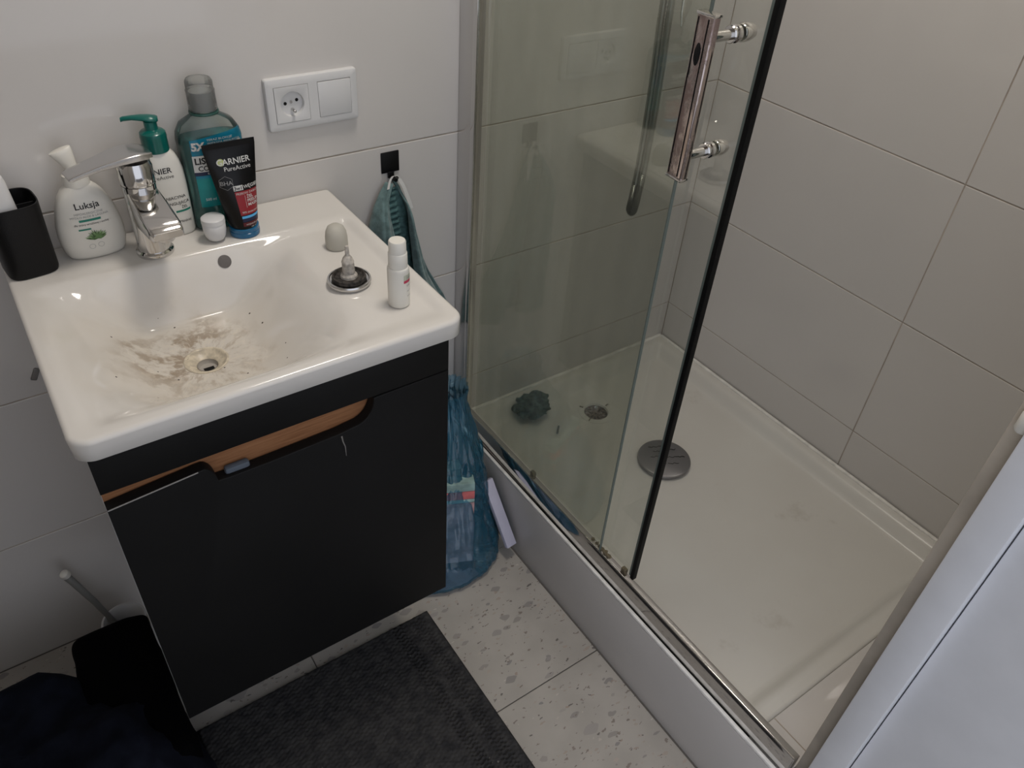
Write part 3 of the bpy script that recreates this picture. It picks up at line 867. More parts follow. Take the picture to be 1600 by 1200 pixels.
# ------------------------------------------------------------------ black toothbrush cup
def cup():
    c = thing('toothbrush_cup', 'matt black rounded-square toothbrush cup at the left basin corner', 'cup', (0.0345, -0.0440, BH), 0.10)
    a0 = 0.0325
    rings = []
    prof = [(0.90, 0.0), (0.97, 0.001), (1.0, 0.005), (1.01, 0.05), (1.04, 0.098), (1.035, 0.1015), (0.985, 0.1015), (0.97, 0.099), (0.94, 0.05), (0.92, 0.008)]
    for s, z in prof: rings.append(sell(a0 * s, a0 * s, z, 3.6, 56))
    V, F = loft(rings)
    pyd('cup_body', V, F, m_black, c, True, 45)
    box('divider', -0.030, 0.030, -0.0012, 0.0012, 0.01, 0.093, m_black, c, 0.0004)
    o = box('divider', -0.0012, 0.0012, 0.0012, 0.030, 0.01, 0.093, m_black, c, 0.0004)
    return c
cup()
# white square-section stick standing in the cup, leaning left
st = thing('toothpaste_tube', 'white rounded plastic head sticking out of the black cup', 'toothpaste', (0.0255, -0.052, BH + 0.012), 0.2)
V, F = loft([sell(0.0112 * s, 0.0112 * s, z, 3.2, 32) for s, z in ((0.9, 0.0), (1.0, 0.003), (1.05, 0.06), (1.6, 0.075), (1.72, 0.082), (1.62, 0.120), (1.5, 0.1285), (1.0, 0.132))])
o = pyd('stick', V, F, m_plastic_w, st, True, 50)
st.rotation_euler = (0.02, -0.04, 0.2)

# ------------------------------------------------------------------ white soap pump bottle
sb = thing('soap_dispenser', 'white egg-shaped liquid soap dispenser with aloe leaves printed on front', 'soap dispenser', (0.1215, -0.0400, BH), 0.0)
sb.scale = (1.06, 1.0, 1.0)
prof = [(0.0300, 0.0155, 0.0), (0.0345, 0.0195, 0.0012), (0.0375, 0.0222, 0.006), (0.0405, 0.0240, 0.020), (0.0412, 0.0245, 0.032), (0.0402, 0.0240, 0.048), (0.0368, 0.0225, 0.066), (0.0325, 0.0205, 0.080), (0.0275, 0.0185, 0.091), (0.0225, 0.0168, 0.0985), (0.0180, 0.0155, 0.1030), (0.0162, 0.0150, 0.1052)]
V, F = loft([sell(a, b, z, 2.35, 64) for a, b, z in prof])
body = pyd('bottle', V, F, m_creamw, sb, True, 60)
lathe_obj('collar', [(0.0150, 0.1045), (0.0162, 0.1048), (0.0160, 0.108), (0.0152, 0.117), (0.0148, 0.1195), (0.0090, 0.1210), (0.0068, 0.1215), (0.0055, 0.1260), (0, 0.126)], m_creamw, sb, 40, 35)
rings = []
for t, a_, b_ in ((0.0, 0.0058, 0.0058), (0.15, 0.0070, 0.0062), (0.5, 0.0100, 0.0070), (0.85, 0.0128, 0.0072), (0.97, 0.0132, 0.0066), (1.0, 0.0118, 0.0052)):
    c = Vector((0.001 - 0.009 * t, 0.004 * t, 0.1235 + 0.0300 * t))
    rings.append([(c.x + a_ * math.cos(q), c.y + b_ * math.sin(q), c.z + 0.30 * a_ * math.cos(q) * t) for q in [2 * math.pi * k / 28 for k in range(28)]])
V, F = loft(rings)
ph = pyd('pump_head', V, F, m_creamw, sb, True, 50)
P = Print(body, sb)
P.text([('Luksja', 0.0015, 0.0770, 0.0085, 'CENTER', 1.0, 0.012, 0)], m_ink)
P.text([('HIPOALERGICZNE', 0.001, 0.0690, 0.0030, 'CENTER', 1.0, 0.0, 0), ('MYDŁO ALOE & LAGUNA', 0.001, 0.0645, 0.0030, 'CENTER', 0.95, 0.0, 0)], m_grey_ink)
P.patch([rect(-0.013, 0.0135, 0.0590, 0.0622)], m_green_ink)
P.text([('dla skóry wrażliwej i suchej', 0.001, 0.0540, 0.0028, 'CENTER', 0.95, 0.0, 0)], m_ink)
P.patch([rect(-0.0165, -0.0015, 0.0470, 0.0492)], m_green_ink)
def leaves(m, seeds, name, off, L):
    V, F = [], []
    for i, a in enumerate(seeds):
        a = math.radians(a); l = L * (0.8 + 0.25 * ((i * 37) % 10) / 10)
        bx, bz_ = 0.003, 0.0330
        d = Vector((math.cos(a), math.sin(a) * 0.85)); p = Vector((-d.y, d.x))
        b = len(V)
        for t, w in ((0, 0.0010), (0.3, 0.0022), (0.65, 0.0014), (1.0, 0.0001)):
            c = Vector((bx, bz_)) + d * l * t + Vector((0, 0.0015 * t * t))
            V.append(tuple(c + p * w)); V.append(tuple(c - p * w))
        for k in range(3): F.append((b + 2 * k, b + 2 * k + 1, b + 2 * k + 3, b + 2 * k + 2))
    return P._build(name, V, F, m, off)
leaves(m_leaf_ink2, [10, 35, 60, 85, 110, 135, 160, 172], 'printed_leaf', 0.0006, 0.0150)
leaves(m_leaf_ink, [3, 22, 48, 72, 98, 122, 150, 178], 'printed_leaf', 0.0009, 0.0135)
P.disc(-0.0060, 0.0215, 0.0034, 0.0038, m_grey_ink)
P.disc(0.0050, 0.0225, 0.0034, 0.0038, m_grey_ink)

# ------------------------------------------------------------------ white bottle with teal pump
lb = thing('lotion_pump_bottle', 'white bottle with dark teal pump head behind the tap', 'bottle', (0.2335, -0.0345, BH), 0.0)
prof = [(0.0270, 0.0150, 0.0), (0.0295, 0.0172, 0.0015), (0.0305, 0.0180, 0.006), (0.0305, 0.0180, 0.040), (0.0305, 0.0180, 0.085), (0.0298, 0.0178, 0.100), (0.0272, 0.0170, 0.113), (0.0225, 0.0158, 0.1235), (0.0170, 0.0145, 0.1300), (0.0145, 0.0138, 0.1320)]
V, F = loft([sell(a, b, z, 2.6, 64) for a, b, z in prof])
body = pyd('bottle', V, F, m_creamw, lb, True, 60)
lathe_obj('screw_collar', [(0.0155, 0.1295), (0.0175, 0.1297), (0.0178, 0.1320), (0.0176, 0.1480), (0.0180, 0.1500), (0.0172, 0.1560), (0.0145, 0.1585), (0.0095, 0.1600), (0.0088, 0.1605), (0.0086, 0.1715), (0, 0.1715)], m_teal, lb, 48, 35)
rings = []
for x, hwd, zc, th in ((0.0110, 0.005, 0.1740, 0.0032), (0.0085, 0.0088, 0.1742, 0.0044), (0.0, 0.0100, 0.1750, 0.0050), (-0.010, 0.0085, 0.1768, 0.0040), (-0.022, 0.0055, 0.1775, 0.0032), (-0.033, 0.0042, 0.1768, 0.0032), (-0.0365, 0.0035, 0.1755, 0.0030)):
    rings.append([(x, hwd * math.cos(q), zc + th * math.sin(q)) for q in [2 * math.pi * k / 24 for k in range(24)]])
V, F = loft(rings)
o = pyd('pump_nozzle', V, F, m_teal, lb, True, 60); o.rotation_euler = (0, 0, -0.25)
P = Print(body, lb)
P.text([('GARNIER', 0.0105, 0.1010, 0.0078, 'RIGHT', 1.05, 0.012, 0), ('PureActive', 0.0120, 0.0930, 0.0052, 'RIGHT', 1.05, 0.0, 0)], m_ink)
P.text([('3% NIACYNA', 0.0225, 0.0600, 0.0045, 'RIGHT', 1.0, 0.01, 0), ('PEELINGUJĄCA', 0.0262, 0.0510, 0.0045, 'RIGHT', 1.0, 0.01, 0), ('ŻEL', 0.0225, 0.0440, 0.0040, 'RIGHT', 1.0, 0.01, 0), ('Męskiej', 0.0240, 0.0220, 0.0040, 'RIGHT', 1.0, 0.0, 0)], m_ink)
P.patch([rect(0.004, 0.0265, 0.0385, 0.0415)], m_green_ink)

# ------------------------------------------------------------------ mouthwash bottle
mw = thing('mouthwash_bottle', 'clear teal mouthwash bottle with a grey clear cap, tallest on the ledge', 'bottle', (0.3085, -0.0345, BH), 0.0)
outer = [(0.0400, 0.0210, 0.0), (0.0440, 0.0240, 0.002), (0.0455, 0.0255, 0.008), (0.0440, 0.0245, 0.045), (0.0440, 0.0245, 0.095), (0.0455, 0.0255, 0.118), (0.0458, 0.0258, 0.1380), (0.0440, 0.0250, 0.1480), (0.0370, 0.0225, 0.1600), (0.0250, 0.0200, 0.1675), (0.0185, 0.0180, 0.1700), (0.0175, 0.0175, 0.1740)]
V, F = loft([sell(a, b, z, 3.2 if z < 0.165 else 2.2, 64) for a, b, z in outer])
body = pyd('bottle', V, F, m_clear_bottle, mw, True, 50)
V, F = loft([sell(a - 0.0016, b - 0.0016, max(z, 0.0016), 3.2, 64) for a, b, z in outer[:7]] + [sell(0.0432, 0.0240, 0.1385, 3.2, 64)])
pyd('liquid', V, F, m_liquid, mw, True, 50)
lathe_obj('neck_ring', [(0.0175, 0.172), (0.0205, 0.1722), (0.0210, 0.1735), (0.0205, 0.1755), (0.0175, 0.176)], mat('dark green ring', (0.03, 0.09, 0.075), 0.3), mw, 48, 30)
lathe_obj('cap', [(0.0192, 0.1765), (0.0198, 0.178), (0.0196, 0.2020), (0.0200, 0.2040), (0.0188, 0.2060), (0.0186, 0.2160), (0.0165, 0.2195), (0, 0.2200)], m_clear_cap, mw, 48, 30)
lathe_obj('cap_insert', [(0.0165, 0.177), (0.0160, 0.2025), (0, 0.2030)], mat('pale grey plastic', (0.30, 0.31, 0.30), 0.5), mw, 40, 30)
P = Print(body, mw)
P.patch([((-0.034, 0.0850), (0.043, 0.0850), (0.0430, 0.1520), (-0.034, 0.1430))], m_label_blue, off=0.0004)
P.patch([rect(-0.034, 0.043, 0.0400, 0.0850)], m_label_teal, off=0.0004)
P.patch([rect(-0.0345, 0.0200, 0.0950, 0.1200)], m_white_ink, 'printed_patch', 0.0007)
P.patch([rect(-0.0345, 0.0200, 0.0895, 0.0950)], m_navy_ink, 'printed_patch', 0.0007)
P.text([('LISTERINE', -0.0325, 0.1075, 0.0095, 'LEFT', 0.95, 0.03, 0), ('COOL MINT', -0.0290, 0.0970, 0.0075, 'LEFT', 0.95, 0.02, 0)], m_ink, off=0.0010)
P.text([('5X', -0.0332, 0.1285, 0.0108, 'LEFT', 0.95, 0.05, 0), ('ŁAGODNY', -0.017, 0.0908, 0.003, 'LEFT', 1, 0.01, 0)], m_white_ink, off=0.0010)
P.text([('TERAZ BLOKUJE', -0.0110, 0.1400, 0.0030, 'LEFT', 1.2, 0.0, 0.1), ('WIĘKSZA REDUKCJA', -0.0110, 0.1352, 0.0030, 'LEFT', 1.2, 0.0, 0.1), ('PŁYTKI NAZĘBNEJ NIŻ', -0.0110, 0.1306, 0.0028, 'LEFT', 1.15, 0.0, 0.1), ('500 ml', -0.027, 0.0500, 0.0040, 'LEFT', 1, 0.0, 0)], m_white_ink, off=0.0010)
P.patch([rect(0.0340, 0.0385, 0.1290, 0.1350)], m_white_ink, 'printed_patch', 0.0008)

# ------------------------------------------------------------------ black squeeze tube
tb = thing('face_gel_tube', 'black face gel tube standing on a blue cap with a red panel', 'tube', (0.3235, -0.0845, BH), 0.0)
lathe_obj('flip_cap', [(0, 0.0), (0.0205, 0.0), (0.0222, 0.0012), (0.0225, 0.004), (0.0224, 0.0078), (0.0218, 0.0082), (0.0222, 0.0090), (0.0220, 0.0145), (0.0190, 0.0155), (0, 0.0155)], m_bluecap, tb, 48, 30)
rings = []
N = 64
for i in range(15):
    t = i / 14
    z = 0.0150 + t * 0.1215
    a = 0.0195 + 0.0022 * ss(0, 0.06, t) + t * 0.0160
    b = 0.0195 * (1 - t ** 1.5) + 0.0009
    cx = -0.0005 - 0.0022 * t
    rings.append([(cx + a * math.cos(q), b * math.sin(q), z) for q in [2 * math.pi * k / N for k in range(N)]])
for z in (0.1375, 0.1450):
    rings.append([(cx + 0.0378 * math.cos(q), 0.0009 * math.sin(q), z) for q in [2 * math.pi * k / N for k in range(N)]])
V, F = loft(rings)
body = pyd('tube_body', V, F, m_tube, tb, True, 50)
P = Print(body, tb)
P.disc(-0.0195, 0.1180, 0.0, 0.0052, m_lime, 'printed_disc', 0.0005)
P.text([('GARNIER', -0.0015, 0.1140, 0.0082, 'CENTER', 1.0, 0.014, 0), ('PureActive', 0.0025, 0.1050, 0.0062, 'CENTER', 1.0, 0.0, 0)], m_white_ink, off=0.0009)
P.disc(-0.0180, 0.0880, 0.0100, 0.0104, m_dimwhite_ink, 'printed_disc', 0.0005, 6, 1.0, math.pi / 6)
P.text([('BHA', -0.0180, 0.0850, 0.0062, 'CENTER', 1.0, 0.0, 0)], m_dimwhite_ink)
P.patch([rect(-0.0100, 0.0040, 0.0752, 0.0826)], m_white_ink)
P.text([('3w1', -0.0030, 0.0765, 0.0050, 'CENTER', 1.05, 0.02, 0)], m_ink, off=0.0009)
P.text([('WĘGIEL', 0.0050, 0.0770, 0.0048, 'LEFT', 0.95, 0.012, 0)], m_white_ink)
P.patch([((-0.0070, 0.0375), (0.0232, 0.0375), (0.0285, 0.0738), (-0.0095, 0.0738))], m_red_ink)
P.patch([rect(-0.0060, 0.0230, 0.0325, 0.0362)], m_blue_ink)
P.patch([rect(-0.0060, 0.0228, 0.0270, 0.0325)], m_navy_ink)
P.patch([rect(-0.0060, 0.0222, 0.0198, 0.0262)], mat('dark red ink', (0.10, 0.008, 0.012), 0.4))
P.text([('PRZECIW ZASKÓRNIKOM', -0.0080, 0.0690, 0.0030, 'LEFT', 1.0, 0.0, 0), ('ŻEL', 0.0065, 0.0625, 0.0044, 'LEFT', 1.0, 0.016, 0), ('PEELING', 0.0065, 0.0565, 0.0044, 'LEFT', 1.0, 0.016, 0), ('MASKA', 0.0065, 0.0505, 0.0044, 'LEFT', 1.0, 0.016, 0), ('99% skuteczności', -0.0045, 0.0405, 0.0030, 'LEFT', 0.95, 0.0, 0), ('oczyszcza pory', -0.0020, 0.0220, 0.0028, 'LEFT', 1.0, 0.0, 0), ('100 ml', 0.0050, 0.0170, 0.0022, 'LEFT', 1.0, 0.0, 0)], m_white_ink, off=0.0009)
P.patch([rect(0.0040, 0.0044, 0.0485, 0.0670)], m_white_ink, 'printed_patch', 0.0008)

# ------------------------------------------------------------------ white domed cap
cp = thing('white_bottle_cap', 'small white rounded cap lying before the mouthwash bottle', 'cap', (0.2785, -0.0880, BH + 0.0002), 0.3)
lathe_obj('shell', [(0, 0.0), (0.006, 0.0004), (0.0115, 0.0035), (0.0150, 0.0095), (0.0165, 0.018), (0.0168, 0.0295), (0.0163, 0.0300)], m_plastic_w, cp, 40, 60)
lathe_obj('rim_band', [(0.0163, 0.0298), (0.0172, 0.0302), (0.0172, 0.0330), (0.0168, 0.0370), (0.0140, 0.0392), (0, 0.0398)], m_plastic_w, cp, 40, 40)

# ------------------------------------------------------------------ pop-up plug, taken out and set on the ledge
SH = BH - 0.007
pl = thing('basin_plug', 'grimy chrome pop-up plug set upside down with its white stem up', 'plug', (0.4030, -0.2815, SH + 0.0004), 0.0)
lathe_obj('plug_rim', [(0, 0.0), (0.026, 0.0), (0.0305, 0.0025), (0.0315, 0.0060), (0.0305, 0.0082), (0.0285, 0.0082), (0.0275, 0.0066), (0.024, 0.0060), (0, 0.0060)], m_alu, pl, 64, 25)
lathe_obj('rubber_seal', [(0.0, 0.0062), (0.0235, 0.0064), (0.0245, 0.0095), (0.0238, 0.0130), (0.0215, 0.0135), (0.0195, 0.0105), (0.010, 0.0100), (0, 0.0100)], mat('grimy black rubber', (0.035, 0.03, 0.026), 0.6, bump=1.0, bscale=300, var=0.9, vscale=160), pl, 56, 30)
m_stem = mat('limescaled grey plastic', (0.44, 0.41, 0.37), 0.5, bump=0.8, bscale=300, var=0.3, vscale=150)
lathe_obj('stem', [(0.0, 0.0103), (0.0125, 0.0103), (0.0120, 0.0135), (0.0090, 0.0165), (0.0086, 0.0330), (0.0090, 0.0340), (0.0070, 0.0400), (0.0042, 0.0440), (0, 0.0442)], m_stem, pl, 36, 35)
lathe_obj('stem_tip', [(0.0038, 0.0435), (0.0030, 0.0460), (0.0028, 0.0590), (0.0, 0.0600)], m_stem, pl, 24, 35)
# frosted cup behind the plug
dm = thing('frosted_cap', 'frosted milky dome cap standing behind the basin plug', 'cap', (0.4310, -0.1800, SH + 0.0003), 0.0)
lathe_obj('dome', [(0.0140, 0.0), (0.0163, 0.0010), (0.0170, 0.0040), (0.0168, 0.0180), (0.0156, 0.0265), (0.0125, 0.0335), (0.0068, 0.0375), (0, 0.0385)], m_frost, dm, 44, 50)

# ------------------------------------------------------------------ small white spray bottle
sp_ = thing('small_spray_bottle', 'small white spray bottle with ribbed cap on right basin edge', 'bottle', (0.4390, -0.3640, SH + 0.0003), 0.30)
sp_.scale = (1.1, 1.1, 1.0)
bd = lathe_obj('bottle', [(0, 0), (0.0118, 0), (0.0133, 0.0014), (0.0137, 0.004), (0.0137, 0.056), (0.0134, 0.0590), (0.0128, 0.0602), (0.0122, 0.0608), (0, 0.0608)], m_creamw, sp_, 48, 40)
lathe_obj('cap', [(0.0118, 0.0605), (0.0120, 0.0615), (0.0118, 0.0810), (0.0113, 0.0820), (0.0109, 0.0825), (0.0107, 0.0975), (0.0098, 0.0995), (0, 0.1000)], m_creamw, sp_, 44, 35)
P = Print(bd, sp_)
P.patch([rect(-0.004, 0.0085, 0.0400, 0.0440)], m_pink_ink)
P.patch([rect(-0.004, 0.0085, 0.0445, 0.0520)], mat('pale sage ink', (0.48, 0.50, 0.40), 0.5))
P.text([('med', 0.0000, 0.0460, 0.0042, 'LEFT', 1, 0.01, 0), ('SPRAY', -0.0005, 0.0340, 0.0030, 'LEFT', 1, 0.0, 0), ('30 ml', 0.000, 0.0180, 0.0026, 'LEFT', 1, 0.0, 0), ('do nosa', 0.000, 0.0260, 0.0026, 'LEFT', 1, 0.0, 0)], m_grey_ink)

# ------------------------------------------------------------------ socket and switch
sk = thing('socket_and_switch', 'white double frame with an earthed socket and a rocker switch', 'wall socket', (0.4087, -0.0003, 1.0362 - 0.081))
def frame():
    w, h = 0.152, 0.081
    def rr(x0, x1, z0, z1, r_, y, n=5):
        out = []
        for cx, cz, a0 in ((x1 - r_, z1 - r_, 0), (x0 + r_, z1 - r_, 90), (x0 + r_, z0 + r_, 180), (x1 - r_, z0 + r_, 270)):
            for k in range(n + 1):
                a = math.radians(a0 + 90 * k / n)
                out.append((cx + r_ * math.cos(a), y, cz + r_ * math.sin(a)))
        return out
    rings = [rr(0, w, 0, h, 0.004, 0.0), rr(0, w, 0, h, 0.004, -0.0060), rr(0.0012, w - 0.0012, 0.0012, h - 0.0012, 0.004, -0.0085), rr(0.004, w - 0.004, 0.004, h - 0.004, 0.003, -0.0096), rr(0.0108, w - 0.0108, 0.0108, h - 0.0108, 0.00005, -0.0098)]
    V, F = loft(rings, cap=False)
    g = 0.0279
    xs = [0.0108, 0.0405 - g, 0.0405 + g, 0.1115 - g, 0.1115 + g, w - 0.0108]
    zs = [0.0108, 0.0405 - g, 0.0405 + g, h - 0.0108]
    b0 = len(V)
    for z in zs:
        for x in xs: V.append((x, -0.0098, z))
    for j in range(3):
        for i in range(5):
            if j == 1 and i in (1, 3): continue
            q = b0 + j * 6 + i
            F.append((q, q + 1, q + 7, q + 6))
    for x0, x1 in ((xs[1], xs[2]), (xs[3], xs[4])):
        k = len(V)
        V += [(x0, -0.0098, zs[1]), (x1, -0.0098, zs[1]), (x1, -0.0098, zs[2]), (x0, -0.0098, zs[2]), (x0, -0.002, zs[1]), (x1, -0.002, zs[1]), (x1, -0.002, zs[2]), (x0, -0.002, zs[2])]
        for i in range(4): F.append((k + i, k + (i + 1) % 4, k + 4 + (i + 1) % 4, k + 4 + i))
    return pyd('frame', V, F, m_plastic_w, sk, True, 35)
frame()
m_gap = mat('dark seam', (0.06, 0.055, 0.05), 0.8)
for cx in (0.0405, 0.1115):
    box('seam', cx - 0.0281, cx + 0.0281, -0.0020, -0.0010, 0.0405 - 0.0281, 0.0405 + 0.0281, m_gap, sk)
# socket insert: plate with a real round well
bm = bmesh.new()
cx, cz = 0.0405, 0.0405
n = 48
hw_ = 0.0275
well = [(0.0197, -0.0110), (0.0190, -0.0106), (0.0182, -0.004), (0.0, -0.004)]
sq = []
for k in range(n):
    a = 2 * math.pi * k / n
    c, s_ = math.cos(a), math.sin(a)
    m_ = max(abs(c), abs(s_))
    sq.append((cx + hw_ * c / m_, cz + hw_ * s_ / m_))
rings = [[(x, -0.0025, z) for x, z in sq], [(cx + (x - cx) * 0.99, -0.0105, cz + (z - cz) * 0.99) for x, z in sq]]
for r_, y in well[:-1]:
    rings.append([(cx + r_ * math.cos(2 * math.pi * k / n), y, cz + r_ * math.sin(2 * math.pi * k / n)) for k in range(n)])
V, F = loft(rings)
bm.free()
so = pyd('socket_insert', V, F, m_plastic_w, sk, True, 35)
for dx, dz in ((-0.0095, 0.0), (0.0095, 0.0035)):
    tube_obj('contact_hole', [(cx + dx, -0.00405, cz + dz), (cx + dx, -0.0044, cz + dz)], 0.0026, m_hole, so, 20)
tube_obj('centre_screw', [(cx - 0.0, -0.004, cz + 0.0015), (cx, -0.0052, cz + 0.0015)], 0.0022, m_alu, so, 20)
tube_obj('earth_pin', [(cx + 0.001, -0.004, cz - 0.0100), (cx + 0.001, -0.0150, cz - 0.0100), (cx + 0.001, -0.0160, cz - 0.0100)], [0.0024, 0.0024, 0.0014], m_alu, so, 20)
o = box('rocker', 0.1115 - 0.0275, 0.1115 + 0.0275, -0.0108, -0.0025, 0.0405 - 0.0275, 0.0405 + 0.0268, m_plastic_w, sk, 0.0008)
o.rotation_euler = (0, 0, 0)

ac = box('adhesive_pad', -0.0045, 0.0045, -0.0022, 0.0, -0.011, 0.011, mat('grey clear adhesive', (0.22, 0.21, 0.20), 0.3), None, 0.0015)
ac.location = (-0.0125, -0.0003, 0.6400); ac.rotation_euler = (0, 0.5, 0)
tag(ac, 'small grey adhesive pad stuck on the tiles left of the basin edge', 'adhesive pad')
# ------------------------------------------------------------------ adhesive hook and towel
hk = thing('adhesive_hook', 'small square black adhesive hook on the tiled wall', 'hook', (0.6170, -0.0003, 0.8650))
box('plate', -0.0175, 0.0175, -0.0028, 0.0, -0.0190, 0.0190, m_black, hk, 0.0012)
box('tongue', -0.0060, 0.0060, -0.0050, -0.0005, -0.0290, -0.0170, m_black, hk, 0.0012)
tube_obj('peg', [(0, -0.003, -0.0260), (0, -0.012, -0.0265), (0, -0.022, -0.0250), (0, -0.026, -0.0190)], [0.0042, 0.0042, 0.0040, 0.0030], m_black, hk, 16)

tw = thing('small_towel', 'grey green towel hanging by a white tape from the hook', 'towel', (0, 0, 0))
def cloth(name, fn, nu, nv, m, parent, th=0.0022):
    """two-sided sheet with thickness: fn(u, v) -> point"""
    P_ = [[Vector(fn(i / nu, j / nv)) for i in range(nu + 1)] for j in range(nv + 1)]
    Nn = []
    for j in range(nv + 1):
        row = []
        for i in range(nu + 1):
            du = P_[j][min(nu, i + 1)] - P_[j][max(0, i - 1)]
            dv = P_[min(nv, j + 1)][i] - P_[max(0, j - 1)][i]
            nn = du.cross(dv)
            row.append(nn.normalized() if nn.length > 1e-12 else Vector((0, -1, 0)))
        Nn.append(row)
    V, F = [], []
    for s in (1, -1):
        for j in range(nv + 1):
            for i in range(nu + 1):
                V.append(P_[j][i] + Nn[j][i] * th * 0.5 * s)
    K = (nu + 1) * (nv + 1)
    for j in range(nv):
        for i in range(nu):
            a = j * (nu + 1) + i
            F.append((a, a + 1, a + nu + 2, a + nu + 1))
            F.append((K + a, K + a + nu + 1, K + a + nu + 2, K + a + 1))
    for i in range(nu):
        F.append((i, K + i, K + i + 1, i + 1)); b = nv * (nu + 1) + i
        F.append((b, b + 1, K + b + 1, K + b))
    for j in range(nv):
        a = j * (nu + 1); F.append((a, a + nu + 1, K + a + nu + 1, K + a))
        b = a + nu; F.append((b, K + b, K + b + nu + 1, b + nu + 1))
    return pyd(name, V, F, m, parent)
def lerp(a, b, t): return a + (b - a) * t
def poly(pts, v):
    """piecewise-linear x over z keyed list [(v, x)], smoothed by cosine"""
    for (a, xa), (b, xb) in zip(pts, pts[1:]):
        if v <= b: return lerp(xa, xb, (v - a) / (b - a))
    return pts[-1][1]
ZT, ZB = 0.8350, 0.470
L_out = [(0, 0.602), (0.05, 0.588), (0.12, 0.575), (0.22, 0.562), (0.5, 0.553), (1.0, 0.556)]
L_in = [(0, 0.610), (0.08, 0.598), (0.16, 0.598), (0.25, 0.604), (0.5, 0.624), (1.0, 0.640)]
R_in = [(0, 0.614), (0.05, 0.622), (0.12, 0.631), (0.25, 0.634), (0.5, 0.642), (0.75, 0.66), (1.0, 0.68)]
R_out = [(0, 0.618), (0.05, 0.630), (0.12, 0.638), (0.25, 0.652), (0.42, 0.670), (0.55, 0.688), (0.72, 0.722), (0.85, 0.740), (1.0, 0.745)]
def wob(x, z, k): return 0.003 * noise.noise(Vector((x * 40, z * 12, k)))
def left_flap(u, v):
    z = ZT - (ZT - ZB) * v; x = lerp(poly(L_out, v), poly(L_in, v), u)
    y = -0.012 - 0.030 * math.sin(u * math.pi) ** 0.7 * ss(0, 0.25, v) - 0.014 * u - 0.0025 * math.sin(u * 22 + v * 3) * ss(0, .3, v)
    return (x + wob(x, z, 1) * .5, y + wob(x, z, 2), z)
def right_flap(u, v):
    z = ZT + 0.004 - (ZT - ZB) * v - 0.012 * u * ss(0, .3, v); x = lerp(poly(R_in, v), poly(R_out, v), u)
    y = -0.008 - 0.028 * math.sin(min(1, u * 1.1 + .1) * math.pi) ** 0.8 * ss(0, 0.2, v) - 0.020 * (1 - u) * ss(0, .15, v) - 0.003 * math.sin(u * 16 - v * 4)
    return (x + wob(x, z, 4) * .5, min(-0.004, y + wob(x, z, 5)), z)
def inner(u, v):
    z = ZT - 0.010 - (ZT - ZB - 0.02) * v; x = lerp(poly(L_in, v) - 0.010, poly(R_in, v) + 0.008, u)
    rib = abs(math.sin(v * 95 + 2.0 * math.sin(u * 3)))
    y = -0.017 - 0.006 * rib * math.sin(u * math.pi) ** 0.5 * (1 if u < 0.62 else 0.2)
    return (x, y, z)
cloth('left_fold', left_flap, 26, 60, m_towel, tw)
cloth('right_fold', right_flap, 26, 60, m_towel, tw)
cloth('ribbed_inner_fold', inner, 16, 420, m_towel_dark, tw)
def tape(pts, w, name):
    s_ = spline(pts, 6)
    V, F = [], []
    for p in s_:
        V += [(p.x - w / 2, p.y - 0.0004, p.z), (p.x + w / 2, p.y - 0.0004, p.z), (p.x + w / 2, p.y + 0.0004, p.z), (p.x - w / 2, p.y + 0.0004, p.z)]
    for i in range(len(s_) - 1):
        for k in range(4): F.append((4 * i + k, 4 * i + (k + 1) % 4, 4 * i + 4 + (k + 1) % 4, 4 * i + 4 + k))
    return pyd(name, V, F, m_tagcloth, tw, True, 40)
tape([(0.600, -0.024, 0.826), (0.606, -0.020, 0.838), (0.612, -0.018, 0.8445), (0.617, -0.017, 0.8450), (0.622, -0.018, 0.8440), (0.630, -0.022, 0.828), (0.636, -0.030, 0.803)], 0.0045, 'hanging_tape')
tape([(0.622, -0.024, 0.842), (0.629, -0.028, 0.826), (0.636, -0.033, 0.800), (0.6395, -0.035, 0.785)], 0.0075, 'care_tag')

# ------------------------------------------------------------------ bathroom mat
mt = bpy.data.meshes.new('bath_mat')
mx0, mx1, my0, my1 = 0.014, 0.503, -1.02, -0.3165
nx, ny = 245, 380
V, F = [], []
for j in range(ny + 1):
    for i in range(nx + 1):
        x = mx0 + (mx1 - mx0) * i / nx; y = my0 + (my1 - my0) * j / ny
        d = min(x - mx0, mx1 - x, y - my0, my1 - y)
        e = ss(0, 0.006, d)
        band = max(ss(0.018, 0.024, mx1 - x) * (1 - ss(0.045, 0.050, mx1 - x)), ss(0.062, 0.068, mx1 - x) * (1 - ss(0.085, 0.092, mx1 - x)))
        dip = max(0.0, math.sin(y * 720 + 2.2 * noise.noise(Vector((x * 30, y * 30, 3))) + (2.1 if math.sin(x * 420) > 0 else 0))) * abs(math.sin(x * 420)) ** 0.5
        loop = 1.0 - dip
        nz = noise.noise(Vector((x * 90, y * 90, 0)))
        z = 0.0006 + e * (0.0060 + 0.0042 * (loop - 0.9 * dip if band > 0.5 else 0.6 + 0.4 * loop) + 0.0012 * nz)
        V.append((x, y, z))
for j in range(ny):
    for i in range(nx):
        a = j * (nx + 1) + i; F.append((a, a + 1, a + nx + 2, a + nx + 1))
mato = pyd('bath_mat', V, F, m_mat)
tag(mato, 'charcoal ribbed bath mat on the floor before the vanity', 'bath mat')

